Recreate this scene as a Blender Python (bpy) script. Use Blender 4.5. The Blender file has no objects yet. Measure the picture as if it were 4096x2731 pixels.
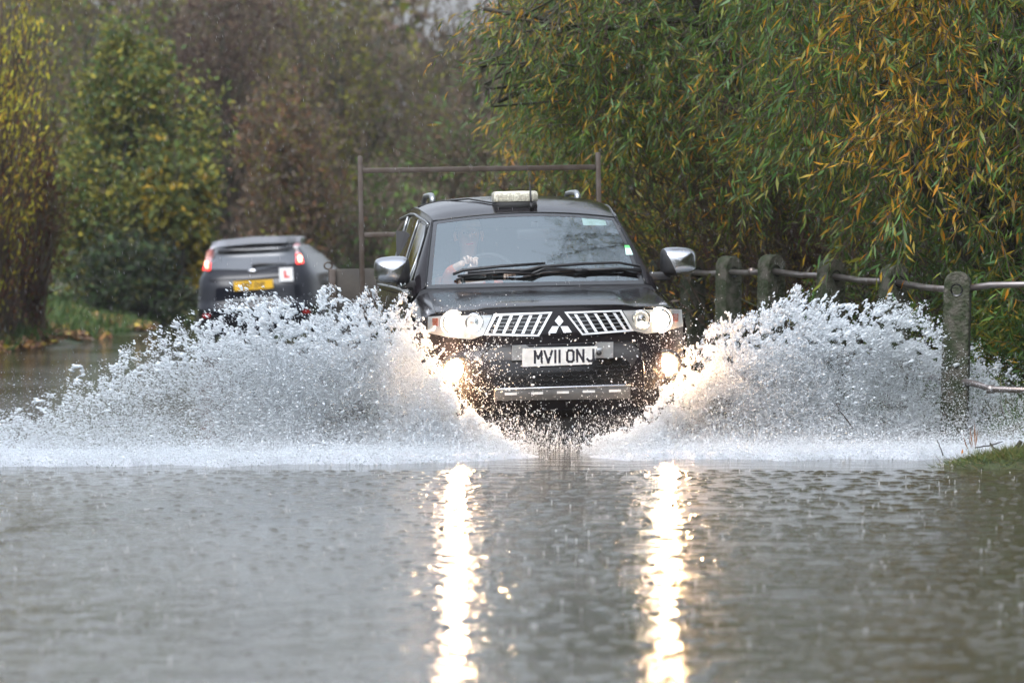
import bpy, bmesh, math, random
import numpy as np
from mathutils import Vector, Matrix, Euler
R = math.radians
random.seed(7)
rng = np.random.default_rng(11)
scene = bpy.context.scene
C = scene.collection

# ------------------------------------------------------------------ camera, sky, light
F = 18300.0            # focal length in photo pixels (4096 wide)
HAZE = 0.00028        # rain haze density per metre
CAMZ = 1.31
HOR = 992.0            # photo row of the horizon
cam_d = bpy.data.cameras.new('camera')
cam = bpy.data.objects.new('camera', cam_d); C.objects.link(cam)
cam.location = (0, 0, CAMZ); cam.rotation_euler = (R(90), 0, 0)
cam_d.sensor_width = 36.0
cam_d.lens = F / 4096 * 36
cam_d.shift_y = -(1365.5 - HOR) / 4096
cam_d.clip_end = 2000; cam_d.clip_start = 0.5
cam_d.dof.use_dof = True
cam_d.dof.focus_distance = 30.3
cam_d.dof.aperture_fstop = 3.8
scene.camera = cam

w = bpy.data.worlds.new("World"); scene.world = w; w.use_nodes = True
nt = w.node_tree; nt.nodes.clear()
sky = nt.nodes.new('ShaderNodeTexSky'); sky.sky_type = 'NISHITA'; sky.sun_disc = False
sky.sun_elevation = R(52); sky.sun_rotation = R(200); sky.dust_density = 4.0; sky.air_density = 1.6
hsv = nt.nodes.new('ShaderNodeHueSaturation'); hsv.inputs['Saturation'].default_value = 0.16
tint = nt.nodes.new('ShaderNodeMix'); tint.data_type = 'RGBA'; tint.blend_type = 'MULTIPLY'
tint.inputs[0].default_value = 1.0; tint.inputs[7].default_value = (0.93, 0.985, 1.09, 1)
bg = nt.nodes.new('ShaderNodeBackground'); bg.inputs['Strength'].default_value = 0.15
wo = nt.nodes.new('ShaderNodeOutputWorld')
nt.links.new(sky.outputs[0], hsv.inputs['Color']); nt.links.new(hsv.outputs[0], tint.inputs[6])
tcw = nt.nodes.new('ShaderNodeTexCoord'); sx = nt.nodes.new('ShaderNodeSeparateXYZ'); mr = nt.nodes.new('ShaderNodeMapRange')
mr.inputs[1].default_value = 0.0; mr.inputs[2].default_value = 0.9; mr.inputs[3].default_value = 0.80; mr.inputs[4].default_value = 1.60   # overcast: brighter overhead
gm_ = nt.nodes.new('ShaderNodeMix'); gm_.data_type = 'RGBA'; gm_.blend_type = 'MULTIPLY'; gm_.inputs[0].default_value = 1.0
nt.links.new(tcw.outputs['Generated'], sx.inputs[0]); nt.links.new(sx.outputs[2], mr.inputs[0]); nt.links.new(mr.outputs[0], gm_.inputs[7])
nt.links.new(tint.outputs[2], gm_.inputs[6]); nt.links.new(gm_.outputs[2], bg.inputs['Color']); nt.links.new(bg.outputs[0], wo.inputs['Surface'])
sl = bpy.data.lights.new('sun', 'SUN'); sl.energy = 0.9; sl.angle = R(35); sl.color = (1.0, 0.97, 0.93)
sun = bpy.data.objects.new('sun', sl); C.objects.link(sun)
sun.rotation_euler = (R(38), 0, R(-20))
scene.view_settings.view_transform = 'Standard'; scene.view_settings.look = 'None'
scene.view_settings.exposure = 0.70; scene.view_settings.gamma = 1.0
cy = scene.cycles
cy.max_bounces = 6; cy.diffuse_bounces = 4; cy.glossy_bounces = 3; cy.transmission_bounces = 4
cy.transparent_max_bounces = 10; cy.volume_bounces = 0
cy.caustics_reflective = False; cy.caustics_refractive = False
cy.sample_clamp_indirect = 40.0
cy.use_denoising = True

# ------------------------------------------------------------------ materials
def M(name, col, rough=0.6, metal=0.0, spec=0.5, coat=0.0, emit=None, estr=0.0, noise=None, bump=None, attr=False,
      trans=0.0):
    m = bpy.data.materials.new(name); m.use_nodes = True
    n = m.node_tree; b = n.nodes['Principled BSDF']
    b.inputs['Base Color'].default_value = (*col, 1); b.inputs['Roughness'].default_value = rough
    b.inputs['Metallic'].default_value = metal; b.inputs['Specular IOR Level'].default_value = spec
    b.inputs['Coat Weight'].default_value = coat; b.inputs['Coat Roughness'].default_value = 0.04
    if emit:
        b.inputs['Emission Color'].default_value = (*emit, 1); b.inputs['Emission Strength'].default_value = estr
    if trans: b.inputs['Transmission Weight'].default_value = trans
    tc = n.nodes.new('ShaderNodeTexCoord')
    if noise:      # (scale, second colour, low, high)
        t = n.nodes.new('ShaderNodeTexNoise'); t.inputs['Scale'].default_value = noise[0]; t.inputs['Detail'].default_value = 6
        r = n.nodes.new('ShaderNodeMapRange'); r.inputs[1].default_value = noise[2]; r.inputs[2].default_value = noise[3]
        x = n.nodes.new('ShaderNodeMix'); x.data_type = 'RGBA'
        x.inputs[6].default_value = (*col, 1); x.inputs[7].default_value = (*noise[1], 1)
        n.links.new(tc.outputs['Object'], t.inputs['Vector']); n.links.new(t.outputs[0], r.inputs[0])
        n.links.new(r.outputs[0], x.inputs[0]); n.links.new(x.outputs[2], b.inputs['Base Color'])
    if bump:       # (scale, strength, distance)
        t = n.nodes.new('ShaderNodeTexNoise'); t.inputs['Scale'].default_value = bump[0]; t.inputs['Detail'].default_value = 5
        u = n.nodes.new('ShaderNodeBump'); u.inputs['Strength'].default_value = bump[1]; u.inputs['Distance'].default_value = bump[2]
        n.links.new(tc.outputs['Object'], t.inputs['Vector']); n.links.new(t.outputs[0], u.inputs['Height'])
        n.links.new(u.outputs[0], b.inputs['Normal'])
    if attr:
        a = n.nodes.new('ShaderNodeAttribute'); a.attribute_name = 'tone'
        n.links.new(a.outputs['Color'], b.inputs['Base Color'])
    return m

def leaf_mat(name, rough=0.45, trans=0.3, spec=0.5):
    m = bpy.data.materials.new(name); m.use_nodes = True
    n = m.node_tree; b = n.nodes['Principled BSDF']; o = n.nodes['Material Output']
    a = n.nodes.new('ShaderNodeAttribute'); a.attribute_name = 'tone'
    b.inputs['Roughness'].default_value = rough; b.inputs['Specular IOR Level'].default_value = spec
    tr = n.nodes.new('ShaderNodeBsdfTranslucent'); mx = n.nodes.new('ShaderNodeMixShader'); mx.inputs[0].default_value = trans
    n.links.new(a.outputs['Color'], b.inputs['Base Color']); n.links.new(a.outputs['Color'], tr.inputs['Color'])
    n.links.new(b.outputs[0], mx.inputs[1]); n.links.new(tr.outputs[0], mx.inputs[2]); n.links.new(mx.outputs[0], o.inputs['Surface'])
    return m

MAT = dict(
    paint=M('dark_paint', (0.010, 0.0085, 0.010), 0.15, 0.0, 0.16, 0.28, bump=(140, 0.25, 0.0012)),
    paint2=M('blue_black_paint', (0.004, 0.005, 0.009), 0.18, 0.0, 0.25, 0.12),
    black=M('black_plastic', (0.012, 0.012, 0.013), 0.5, bump=(60, 0.2, 0.002)),
    gloss=M('black_gloss', (0.006, 0.006, 0.007), 0.12),
    rubber=M('rubber', (0.012, 0.012, 0.012), 0.7),
    chrome=M('chrome', (0.50, 0.51, 0.53), 0.18, 1.0, bump=(90, 0.12, 0.001)),
    satin=M('satin_silver', (0.42, 0.44, 0.45), 0.36, 0.85, noise=(9, (0.30, 0.31, 0.31), 0.4, 0.7)),
    lamp_back=M('lamp_reflector', (0.85, 0.85, 0.85), 0.3, 0.25, bump=(30, 0.4, 0.01)),
    whiteplate=M('plate_white', (0.62, 0.62, 0.60), 0.35, noise=(14, (0.45, 0.44, 0.41), 0.45, 0.8)),
    yellowplate=M('plate_yellow', (0.62, 0.36, 0.02), 0.4),
    ink=M('plate_ink', (0.012, 0.012, 0.02), 0.5),
    white=M('white_card', (0.75, 0.75, 0.75), 0.5),
    red=M('red_print', (0.6, 0.03, 0.015), 0.5),
    amber=M('amber_lens', (0.65, 0.16, 0.05), 0.25),
    redlens=M('red_lens', (0.35, 0.01, 0.01), 0.2),
    green=M('green_print', (0.12, 0.62, 0.16), 0.5),
    paper=M('pale_sticker', (0.55, 0.75, 0.68), 0.5),
    frit=M('windscreen_border', (0.03, 0.032, 0.035), 0.15, coat=0.5),
    beacon=M('beacon_lens', (0.72, 0.70, 0.58), 0.3, noise=(60, (0.45, 0.42, 0.33), 0.42, 0.6), bump=(120, 0.4, 0.003)),
    beacon_led=M('beacon_diodes', (0.45, 0.42, 0.34), 0.3),
    label=M('faded_label', (0.74, 0.58, 0.45), 0.6, noise=(160, (0.45, 0.33, 0.28), 0.5, 0.56)),
    skin=M('skin', (0.72, 0.50, 0.40), 0.5),
    hair=M('grey_hair', (0.35, 0.34, 0.33), 0.7),
    orange=M('orange_cloth', (0.85, 0.16, 0.03), 0.7),
    navy=M('navy_cloth', (0.03, 0.035, 0.05), 0.8),
    seatf=M('seat_fabric', (0.03, 0.03, 0.032), 0.8),
    steel=M('weathered_steel', (0.085, 0.068, 0.058), 0.5, 0.3, noise=(11, (0.06, 0.042, 0.03), 0.4, 0.65), bump=(50, 0.3, 0.003)),
    boards=M('wet_boards', (0.042, 0.034, 0.025), 0.6, noise=(6, (0.022, 0.017, 0.012), 0.4, 0.65), bump=(20, 0.4, 0.006)),
    concrete=M('mossy_concrete', (0.085, 0.078, 0.060), 0.85, noise=(13, (0.020, 0.030, 0.008), 0.36, 0.60), bump=(45, 1.0, 0.02)),
    pipe=M('galvanised_pipe', (0.30, 0.27, 0.26), 0.32, 0.75, noise=(8, (0.2, 0.16, 0.14), 0.4, 0.7)),
    bark=M('dark_bark', (0.035, 0.030, 0.020), 0.8, noise=(9, (0.035, 0.045, 0.015), 0.45, 0.65), bump=(25, 0.8, 0.02)),
    twig=M('red_brown_twig', (0.060, 0.028, 0.018), 0.6, noise=(2.0, (0.05, 0.04, 0.018), 0.4, 0.6)),
    twigdark=M('dark_twig', (0.022, 0.016, 0.012), 0.7),
    leaf=leaf_mat('leaves', 0.40, 0.42, 0.30), farleaf=leaf_mat('far_leaves', 0.7, 0.35, 0.15),
    litter=leaf_mat('leaf_litter', 0.6, 0.0, 0.3), grass=leaf_mat('grass_blades', 0.5, 0.25, 0.4),
)
def glass_mat(name, tintc, reflect, rough=0.01):
    m = bpy.data.materials.new(name); m.use_nodes = True; n = m.node_tree; n.nodes.clear()
    o = n.nodes.new('ShaderNodeOutputMaterial'); t = n.nodes.new('ShaderNodeBsdfTransparent'); t.inputs[0].default_value = (*tintc, 1)
    g = n.nodes.new('ShaderNodeBsdfGlossy'); g.inputs['Roughness'].default_value = rough
    g.inputs[0].default_value = (0.86, 0.97, 1.0, 1)
    f = n.nodes.new('ShaderNodeFresnel'); f.inputs['IOR'].default_value = 1.52
    r = n.nodes.new('ShaderNodeMath'); r.operation = 'MULTIPLY_ADD'; r.inputs[1].default_value = 1.6; r.inputs[2].default_value = reflect
    r.use_clamp = True
    tc = n.nodes.new('ShaderNodeTexCoord'); tx = n.nodes.new('ShaderNodeTexNoise'); tx.inputs['Scale'].default_value = 45
    u = n.nodes.new('ShaderNodeBump'); u.inputs['Strength'].default_value = 0.15; u.inputs['Distance'].default_value = 0.002
    n.links.new(tc.outputs['Object'], tx.inputs['Vector']); n.links.new(tx.outputs[0], u.inputs['Height']); n.links.new(u.outputs[0], g.inputs['Normal'])
    x = n.nodes.new('ShaderNodeMixShader')
    n.links.new(f.outputs[0], r.inputs[0]); n.links.new(r.outputs[0], x.inputs[0])
    n.links.new(t.outputs[0], x.inputs[1]); n.links.new(g.outputs[0], x.inputs[2]); n.links.new(x.outputs[0], o.inputs['Surface'])
    return m
MAT['screen'] = glass_mat('windscreen_glass', (0.84, 0.90, 0.90), 0.20)
MAT['sideglass'] = M('dark_side_glass', (0.008, 0.009, 0.009), 0.05, 0.0, 1.0, 0.6)
MAT['rearglass'] = M('misted_rear_glass', (0.07, 0.078, 0.09), 0.25, 0.0, 0.5, 0.3)
MAT['lens'] = glass_mat('lamp_lens', (0.95, 0.95, 0.95), 0.05)
def emit_mat(name, col, s):
    m = bpy.data.materials.new(name); m.use_nodes = True; n = m.node_tree; n.nodes.clear()
    o = n.nodes.new('ShaderNodeOutputMaterial'); e = n.nodes.new('ShaderNodeEmission')
    e.inputs[0].default_value = (*col, 1); e.inputs[1].default_value = s; n.links.new(e.outputs[0], o.inputs['Surface']); return m
MAT['fog_on'] = emit_mat('lit_fog_lamp', (1.0, 0.56, 0.27), 1150.0)
MAT['head_on'] = emit_mat('lit_headlamp', (1.0, 0.80, 0.60), 70.0)
MAT['brightwork'] = M('bright_grille_metal', (0.88, 0.89, 0.90), 0.38, 0.75)
MAT['pinklens'] = M('pale_red_lens', (0.75, 0.42, 0.44), 0.25)
MAT['dimglass'] = M('dim_side_glass', (0.006, 0.007, 0.008), 0.12, 0.0, 0.35)
MAT['bowl_on'] = emit_mat('glowing_reflector', (1.0, 0.90, 0.78), 2.2)  # bulb light thrown back by the bowl, given as emission
MAT['bar'] = M('dull_silver_bar', (0.16, 0.165, 0.165), 0.4, 0.6, noise=(9, (0.11, 0.11, 0.11), 0.4, 0.7))
MAT['tail_on'] = emit_mat('lit_tail_lamp', (1.0, 0.06, 0.05), 2.6)
MAT['tail_hot'] = emit_mat('lit_tail_bulb', (1.0, 0.50, 0.30), 5.0)

# ------------------------------------------------------------------ helpers
def link(name, me, mat, parent=None, smooth=True):
    if mat is not None and not isinstance(mat, (list, tuple)): mat = [mat]
    for m in (mat or []): me.materials.append(m)
    if smooth and len(me.polygons): me.polygons.foreach_set('use_smooth', np.ones(len(me.polygons), bool))
    o = bpy.data.objects.new(name, me); C.objects.link(o)
    if parent is not None: o.parent = parent
    return o
def tag(o, label=None, cat=None, group=None, kind=None):
    if label: o['label'] = label
    if cat: o['category'] = cat
    if group: o['group'] = group
    if kind: o['kind'] = kind
    return o
def empty(name, loc=(0, 0, 0), rot=(0, 0, 0)):
    o = bpy.data.objects.new(name, None); C.objects.link(o); o.location = loc; o.rotation_euler = rot; o.empty_display_size = .2
    return o
class MB:
    def __init__(s): s.v = []; s.f = []
    def add(s, vs, fs):
        k = len(s.v); s.v += [tuple(p) for p in vs]; s.f += [tuple(i + k for i in f) for f in fs]; return s
    def grid(s, rows, close_u=False):
        n = len(rows[0]); vs = [p for r in rows for p in r]; fs = []
        for i in range(len(rows) - 1):
            for j in range(n - 1 if not close_u else n):
                j2 = (j + 1) % n
                fs.append((i * n + j, i * n + j2, (i + 1) * n + j2, (i + 1) * n + j))
        return s.add(vs, fs)
    def tube(s, pts, rad, n=8, cap=True):
        pts = [Vector(p) for p in pts]; rows = []
        if not hasattr(rad, '__len__'): rad = [rad] * len(pts)
        up = None
        for i, p in enumerate(pts):
            d = (pts[min(i + 1, len(pts) - 1)] - pts[max(i - 1, 0)]).normalized()
            if up is None: up = Vector((0, 0, 1)) if abs(d.z) < .9 else Vector((1, 0, 0))
            a = d.cross(up).normalized(); b = a.cross(d).normalized(); up = b
            rows.append([p + (a * math.cos(2 * math.pi * k / n) + b * math.sin(2 * math.pi * k / n)) * rad[i] for k in range(n)])
        k0 = len(s.v); s.grid(rows, True)
        if cap:
            s.f.append(tuple(k0 + j for j in range(n))); m = len(rows) - 1
            s.f.append(tuple(k0 + m * n + j for j in reversed(range(n))))
        return s
    def box(s, lo, hi, bev=0.0, mat=None):
        bm = bmesh.new(); bmesh.ops.create_cube(bm, size=1)
        for v in bm.verts:
            v.co = Vector([(lo[i] + hi[i]) / 2 + v.co[i] * (hi[i] - lo[i]) for i in range(3)])
        if bev: bmesh.ops.bevel(bm, geom=bm.edges[:], offset=bev, segments=2, affect='EDGES', profile=.5)
        if mat: bm.transform(mat)
        bm.verts.index_update()
        s.add([v.co for v in bm.verts], [[v.index for v in f.verts] for f in bm.faces]); bm.free(); return s
    def prism(s, poly, d0, d1, f=None):      # polygon in (x, z), pushed along y
        n = len(poly); f = f or (lambda x, z, y: (x, y, z))
        a = [f(x, z, d0) for x, z in poly]; b = [f(x, z, d1) for x, z in poly]
        return s.add(a + b, [tuple(range(n)), tuple(range(2 * n - 1, n - 1, -1))] + [(i, i + n, (i + 1) % n + n, (i + 1) % n) for i in range(n)])
    def lathe(s, prof, n=24, mat=None):       # profile (r, y) about the y axis
        rows = [[(r * math.cos(2 * math.pi * k / n), y, r * math.sin(2 * math.pi * k / n)) for k in range(n)] for r, y in prof]
        if mat: rows = [[mat @ Vector(p) for p in r] for r in rows]
        return s.grid(rows, True)
    def build(s, name, mat, parent=None, smooth=True, auto=None):
        me = bpy.data.meshes.new(name); me.from_pydata([tuple(p) for p in s.v], [], s.f); me.validate(); me.update()
        bm = bmesh.new(); bm.from_mesh(me); bmesh.ops.recalc_face_normals(bm, faces=bm.faces[:]); 
        if auto:
            for e in bm.edges:
                if len(e.link_faces) == 2 and e.calc_face_angle(0) > R(auto): e.smooth = False
        bm.to_mesh(me); bm.free()
        return link(name, me, mat, parent, smooth)
def fast_mesh(name, verts, faces, k, mat, parent=None, tone=None, smooth=False):
    """verts (N,3), faces (M,k) arrays"""
    me = bpy.data.meshes.new(name); nv, nf = len(verts), len(faces)
    me.vertices.add(nv); me.vertices.foreach_set('co', np.asarray(verts, np.float32).ravel())
    me.loops.add(nf * k); me.loops.foreach_set('vertex_index', np.asarray(faces, np.int32).ravel())
    me.polygons.add(nf); me.polygons.foreach_set('loop_start', np.arange(0, nf * k, k, dtype=np.int32))
    try: me.polygons.foreach_set('loop_total', np.full(nf, k, np.int32))
    except Exception: pass
    if tone is not None:
        a = me.color_attributes.new('tone', 'FLOAT_COLOR', 'POINT')
        c = np.ones((nv, 4), np.float32); c[:, :3] = tone; a.data.foreach_set('color', c.ravel())
    me.update(calc_edges=True)
    return link(name, me, mat, parent, smooth)
def at(px, py, Y): return Vector(((px - 2048) / F * Y, Y, CAMZ - (py - HOR) / F * Y))
# value noise
_tab = np.random.default_rng(5).random(65536)
def vnoise(p, scale=1.0):
    p = np.asarray(p, float) * scale + 100.0; i = np.floor(p).astype(int); f = p - i; f = f * f * (3 - 2 * f); r = 0
    for dx in (0, 1):
        for dy in (0, 1):
            for dz in (0, 1):
                h = ((i[:, 0] + dx) * 7919 + (i[:, 1] + dy) * 104729 + (i[:, 2] + dz) * 1299709) & 65535
                r = r + _tab[h] * (f[:, 0] if dx else 1 - f[:, 0]) * (f[:, 1] if dy else 1 - f[:, 1]) * (f[:, 2] if dz else 1 - f[:, 2])
    return r
def fbm(p, s): return (vnoise(p, s) + .5 * vnoise(p, s * 2.1) + .25 * vnoise(p, s * 4.3)) / 1.75
def unit(a): return a / np.maximum(np.linalg.norm(a, axis=1, keepdims=True), 1e-9)
def leaves(pos, d, ln, wd, rg):
    """folded diamond leaves: base at pos, growing along d"""
    n = len(pos); d = unit(d); r = unit(np.cross(d, rg.normal(size=(n, 3)))); u = np.cross(r, d)
    ln = ln[:, None]; wd = wd[:, None]
    v = np.empty((n, 4, 3)); v[:, 0] = pos; v[:, 2] = pos + d * ln + u * ln * -.08
    v[:, 1] = pos + d * ln * .42 + r * wd * .5 + u * wd * .15; v[:, 3] = pos + d * ln * .42 - r * wd * .5 + u * wd * .15
    return v.reshape(-1, 3), np.arange(4 * n).reshape(n, 4)

# ------------------------------------------------------------------ terrain and water
LB = np.array([(0, -7.5), (30, -7.4), (52, -7.0), (59, -6.5), (69, -6.05), (78, -5.5), (90, -5.3), (140, -6)])
RBk = np.array([(0, 5.5), (20, 4.6), (25, 3.9), (30, 3.7), (33, 3.75), (37, 2.7), (41, 2.1), (50, 1.0), (60, -0.3), (75, -2.0), (90, -3.0), (140, -4.0)])
def ground_z(x, y):
    dl = np.interp(y, LB[:, 0], LB[:, 1]) - x; dr = x - np.interp(y, RBk[:, 0], RBk[:, 1])
    far = y - (86 + 0.4 * x); d = np.maximum(np.maximum(dl, dr), far)
    p = np.stack([x, y, 0 * x], 1)
    d = d + (fbm(p, .5) - .5) * 1.4
    z = np.where(d < 0, np.maximum(-.35, d * .2), .55 * (1 - np.exp(-np.maximum(d, 0) / 2.2)) + .02 * np.maximum(d, 0))
    return np.where(d > 0, z + (fbm(p, 1.3) - .5) * .12 * np.minimum(1, d * 2), z)
def sheet(xs, ys, zf):
    X, Y = np.meshgrid(xs, ys); x, y = X.ravel(), Y.ravel(); v = np.stack([x, y, zf(x, y)], 1)
    n, m = len(xs), len(ys); i = (np.arange(m - 1)[:, None] * n + np.arange(n - 1)[None]).ravel()
    return v, np.stack([i, i + 1, i + n + 1, i + n], 1)
xs = np.concatenate([np.arange(-400, -20, 20), np.arange(-20, 20, .4), np.arange(20, 401, 20)])
ys = np.concatenate([np.arange(-60, 8, 4), np.arange(8, 110, .5), np.arange(110, 900, 20)])
v, f = sheet(xs, ys, ground_z)
gm = M('bank_earth', (0.055, 0.050, 0.026), 0.9, noise=(1.1, (0.035, 0.060, 0.016), 0.42, 0.6), bump=(9, .8, .05))
g = fast_mesh('ground', v, f, 4, gm, smooth=True); tag(g, 'grassy brown banks beside the flooded road', kind='structure')

wm = bpy.data.materials.new('flood_water'); wm.use_nodes = True; n = wm.node_tree; b = n.nodes['Principled BSDF']
b.inputs['Roughness'].default_value = 0.05; b.inputs['IOR'].default_value = 1.333
b.inputs['Specular IOR Level'].default_value = 0.55
tc = n.nodes.new('ShaderNodeTexCoord')
def tex_noise(scale, det=3, stretch=(1, 1, 1), rough=.5):
    mp = n.nodes.new('ShaderNodeMapping'); mp.inputs['Scale'].default_value = stretch
    t = n.nodes.new('ShaderNodeTexNoise'); t.inputs['Scale'].default_value = scale; t.inputs['Detail'].default_value = det
    t.inputs['Roughness'].default_value = rough
    n.links.new(tc.outputs['Object'], mp.inputs[0]); n.links.new(mp.outputs[0], t.inputs['Vector']); return t
def mathn(op, a, b_, c=None):
    m = n.nodes.new('ShaderNodeMath'); m.operation = op
    for i, q in enumerate((a, b_, c)):
        if q is None: continue
        if hasattr(q, 'is_output'): n.links.new(q, m.inputs[i])
        else: m.inputs[i].default_value = q
    return m.outputs[0]
calm = tex_noise(.35, 2)                                   # gusty patches: calmer and rougher water
cm = n.nodes.new('ShaderNodeMapRange'); cm.inputs[1].default_value = .38; cm.inputs[2].default_value = .62
cm.inputs[3].default_value = .55; cm.inputs[4].default_value = 1.25; n.links.new(calm.outputs[0], cm.inputs[0])
h1 = tex_noise(2.6, 2, (1, 1.5, 1)); h2 = tex_noise(11, 3, (.8, 1.2, 1)); h3 = tex_noise(48, 2)
vo = n.nodes.new('ShaderNodeTexVoronoi'); vo.inputs['Scale'].default_value = 9.0; n.links.new(tc.outputs['Object'], vo.inputs['Vector'])
ring = mathn('SINE', mathn('MULTIPLY', vo.outputs['Distance'], 55.0), 0)
fall = mathn('MAXIMUM', mathn('SUBTRACT', 1.0, mathn('MULTIPLY', vo.outputs['Distance'], 3.2)), 0.0)
vsep = n.nodes.new('ShaderNodeSeparateColor'); n.links.new(vo.outputs['Color'], vsep.inputs[0])
hit = mathn('GREATER_THAN', vsep.outputs[0], 0.45)            # only some cells were hit by a drop a moment ago
ringh = mathn('MULTIPLY', mathn('MULTIPLY', mathn('MULTIPLY', ring, fall), hit), 0.00016)
hh = mathn('ADD', mathn('MULTIPLY', h1.outputs[0], 0.013), mathn('MULTIPLY', h2.outputs[0], 0.0045))
hh = mathn('ADD', hh, mathn('MULTIPLY', h3.outputs[0], 0.0013))
psep = n.nodes.new('ShaderNodeSeparateXYZ'); n.links.new(tc.outputs['Object'], psep.inputs[0])
wake = n.nodes.new('ShaderNodeMapRange'); wake.inputs[1].default_value = 31; wake.inputs[2].default_value = 36; wake.inputs[3].default_value = 1.0; wake.inputs[4].default_value = 3.4
n.links.new(psep.outputs[1], wake.inputs[0])                  # choppy water in the wake of both cars
hh = mathn('ADD', mathn('MULTIPLY', mathn('MULTIPLY', hh, cm.outputs[0]), wake.outputs[0]), ringh)
bp = n.nodes.new('ShaderNodeBump'); bp.inputs['Strength'].default_value = 1.0; bp.inputs['Distance'].default_value = 1.0
n.links.new(hh, bp.inputs['Height']); n.links.new(bp.outputs[0], b.inputs['Normal'])
silt = tex_noise(.5, 3); sm = n.nodes.new('ShaderNodeMix'); sm.data_type = 'RGBA'
sm.inputs[6].default_value = (0.036, 0.032, 0.018, 1); sm.inputs[7].default_value = (0.052, 0.045, 0.026, 1)
n.links.new(silt.outputs[0], sm.inputs[0]); n.links.new(sm.outputs[2], b.inputs['Base Color'])
v, f = sheet(np.concatenate([[-60], np.arange(-12, 12.1, .5), [60]]), np.arange(-40, 121, 1.0), lambda x, y: 0 * x)
wat = fast_mesh('water', v, f, 4, wm, smooth=True); tag(wat, 'brown rippled flood water over the road', kind='structure')

# ------------------------------------------------------------------ generic text
def text(name, s, size, mat, parent, loc, rot=(R(90), 0, 0), sx=1.0, bold=0.0, depth=0.0005):
    cu = bpy.data.curves.new(name, 'FONT'); cu.body = s; cu.size = size; cu.align_x = 'CENTER'; cu.align_y = 'CENTER'
    cu.offset = bold; cu.extrude = depth; cu.materials.append(mat)
    o = bpy.data.objects.new(name, cu); C.objects.link(o)
    dg = bpy.context.evaluated_depsgraph_get(); me = bpy.data.meshes.new_from_object(o.evaluated_get(dg))
    bpy.data.objects.remove(o); bpy.data.curves.remove(cu)
    o = bpy.data.objects.new(name, me); C.objects.link(o)
    o.parent = parent; o.location = loc; o.rotation_euler = rot; o.scale = (sx, 1, 1); return o
#PART2
# ------------------------------------------------------------------ the black pickup ploughing through the water
PO = Vector((0.311, 30.0, -0.10)); PR = Euler((0, R(-1.2), R(5.6))).to_matrix()
def solve_local(px, py, b, O=PO, Rm=PR):
    """local x, z of a point b metres behind the bumper that is seen at (px, py)"""
    ex, ey, ez = Rm.col[0], Rm.col[1], Rm.col[2]; A = O + ey * b
    u = px - 2048; q = py - HOR
    a11 = F * ex.x - u * ex.y; a12 = F * ez.x - u * ez.y; r1 = u * A.y - F * A.x
    a21 = -F * ex.z - q * ex.y; a22 = -F * ez.z - q * ez.y; r2 = q * A.y - F * (CAMZ - A.z)
    d = a11 * a22 - a12 * a21
    return (r1 * a22 - a12 * r2) / d, (a11 * r2 - a21 * r1) / d
def side_x(z, b):
    x = float(np.interp(z, [.28, .45, .7, .95, 1.08, 1.16], [.85, .89, .905, .90, .875, .855]))
    fl = .045 * max(math.exp(-((b - .95) / .52) ** 4), math.exp(-((b - 3.85) / .52) ** 4)) * min(1, max(0, (1.0 - z) / .15))
    return x + fl - .03 * max(0, (b - 4.3) / .6) ** 2
def prof(z): return float(np.interp(z, [.28, .36, .45, .60, .70, .76, .84, 1.0, 1.03], [.09, .02, -.02, -.02, .0, .035, .03, .055, .075]))
def fascia_b(x, z):
    q = min(1.0, abs(x) / .9); return .10 * q ** 2 + .28 * q ** 7 + prof(z) * (1 - q ** 4) + .03
def fas(px, py, off=0.0):
    b = .1
    for _ in range(6):
        x, z = solve_local(px, py, b - off); b = fascia_b(x, z)
    return Vector((x, b - off, z))
def uv8(u, v): return (1700 + .46769 * u, 1150 + .46769 * v)      # photo detail crops
def resample(pts, n):
    p = np.array(pts, float); d = np.r_[0, np.cumsum(np.linalg.norm(np.diff(p, axis=0), axis=1))]; t = np.linspace(0, d[-1], n + 1)
    return np.stack([np.interp(t, d, p[:, k]) for k in range(2)], 1)
def patch(up, lo, n, m, off, thick=.012, fn=fas, mb=None):
    U, L = resample(up, n), resample(lo, n); rows = []
    for i in range(m + 1):
        q = i / m; rows.append([fn(*(U[j] * (1 - q) + L[j] * q), off) for j in range(n + 1)])
    mb = mb or MB(); mb.grid(rows)
    per = rows[0] + [r[-1] for r in rows[1:]] + rows[-1][::-1][1:] + [r[0] for r in rows[::-1][1:-1]]
    mb.grid([per, [p + Vector((0, thick, 0)) for p in per]], True); return mb
def c8(l): return [uv8(*p) for p in l]

pk = empty('pickup_truck', PO, (0, R(-1.2), R(5.6)))
tag(pk, 'black double cab pickup truck with lit lamps driving through the flood towards the viewer', 'pickup truck')
def hood_pt(s, t):
    W = side_x(1.0, .45) * (1 - t) + .868 * t; x = s * W
    zf = 1.008 - .02 * abs(s) ** 4; zb = 1.118 + .018 * (1 - s * s)
    z = zf + (zb - zf) * t ** .8 + .012 * (1 - s * s) * (1 - t)
    a = abs(s)
    if a > .86: z -= .075 * ((a - .86) / .14) ** 2
    k = min(1, max(0, (.60 - a) / .10)); k = k * k * (3 - 2 * k); z += .017 * k * math.sin(math.pi * min(1, .12 + t)) ** .5 if t < .88 else .017 * k * .2
    bf = fascia_b(x, zf) ; bb = 1.06 + .14 * s * s
    return Vector((x, bf + (bb - bf) * t, z))
NS = 60
hood_rows = [[hood_pt(-1 + 2 * j / NS, i / 20) for j in range(NS + 1)] for i in range(21)]
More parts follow.
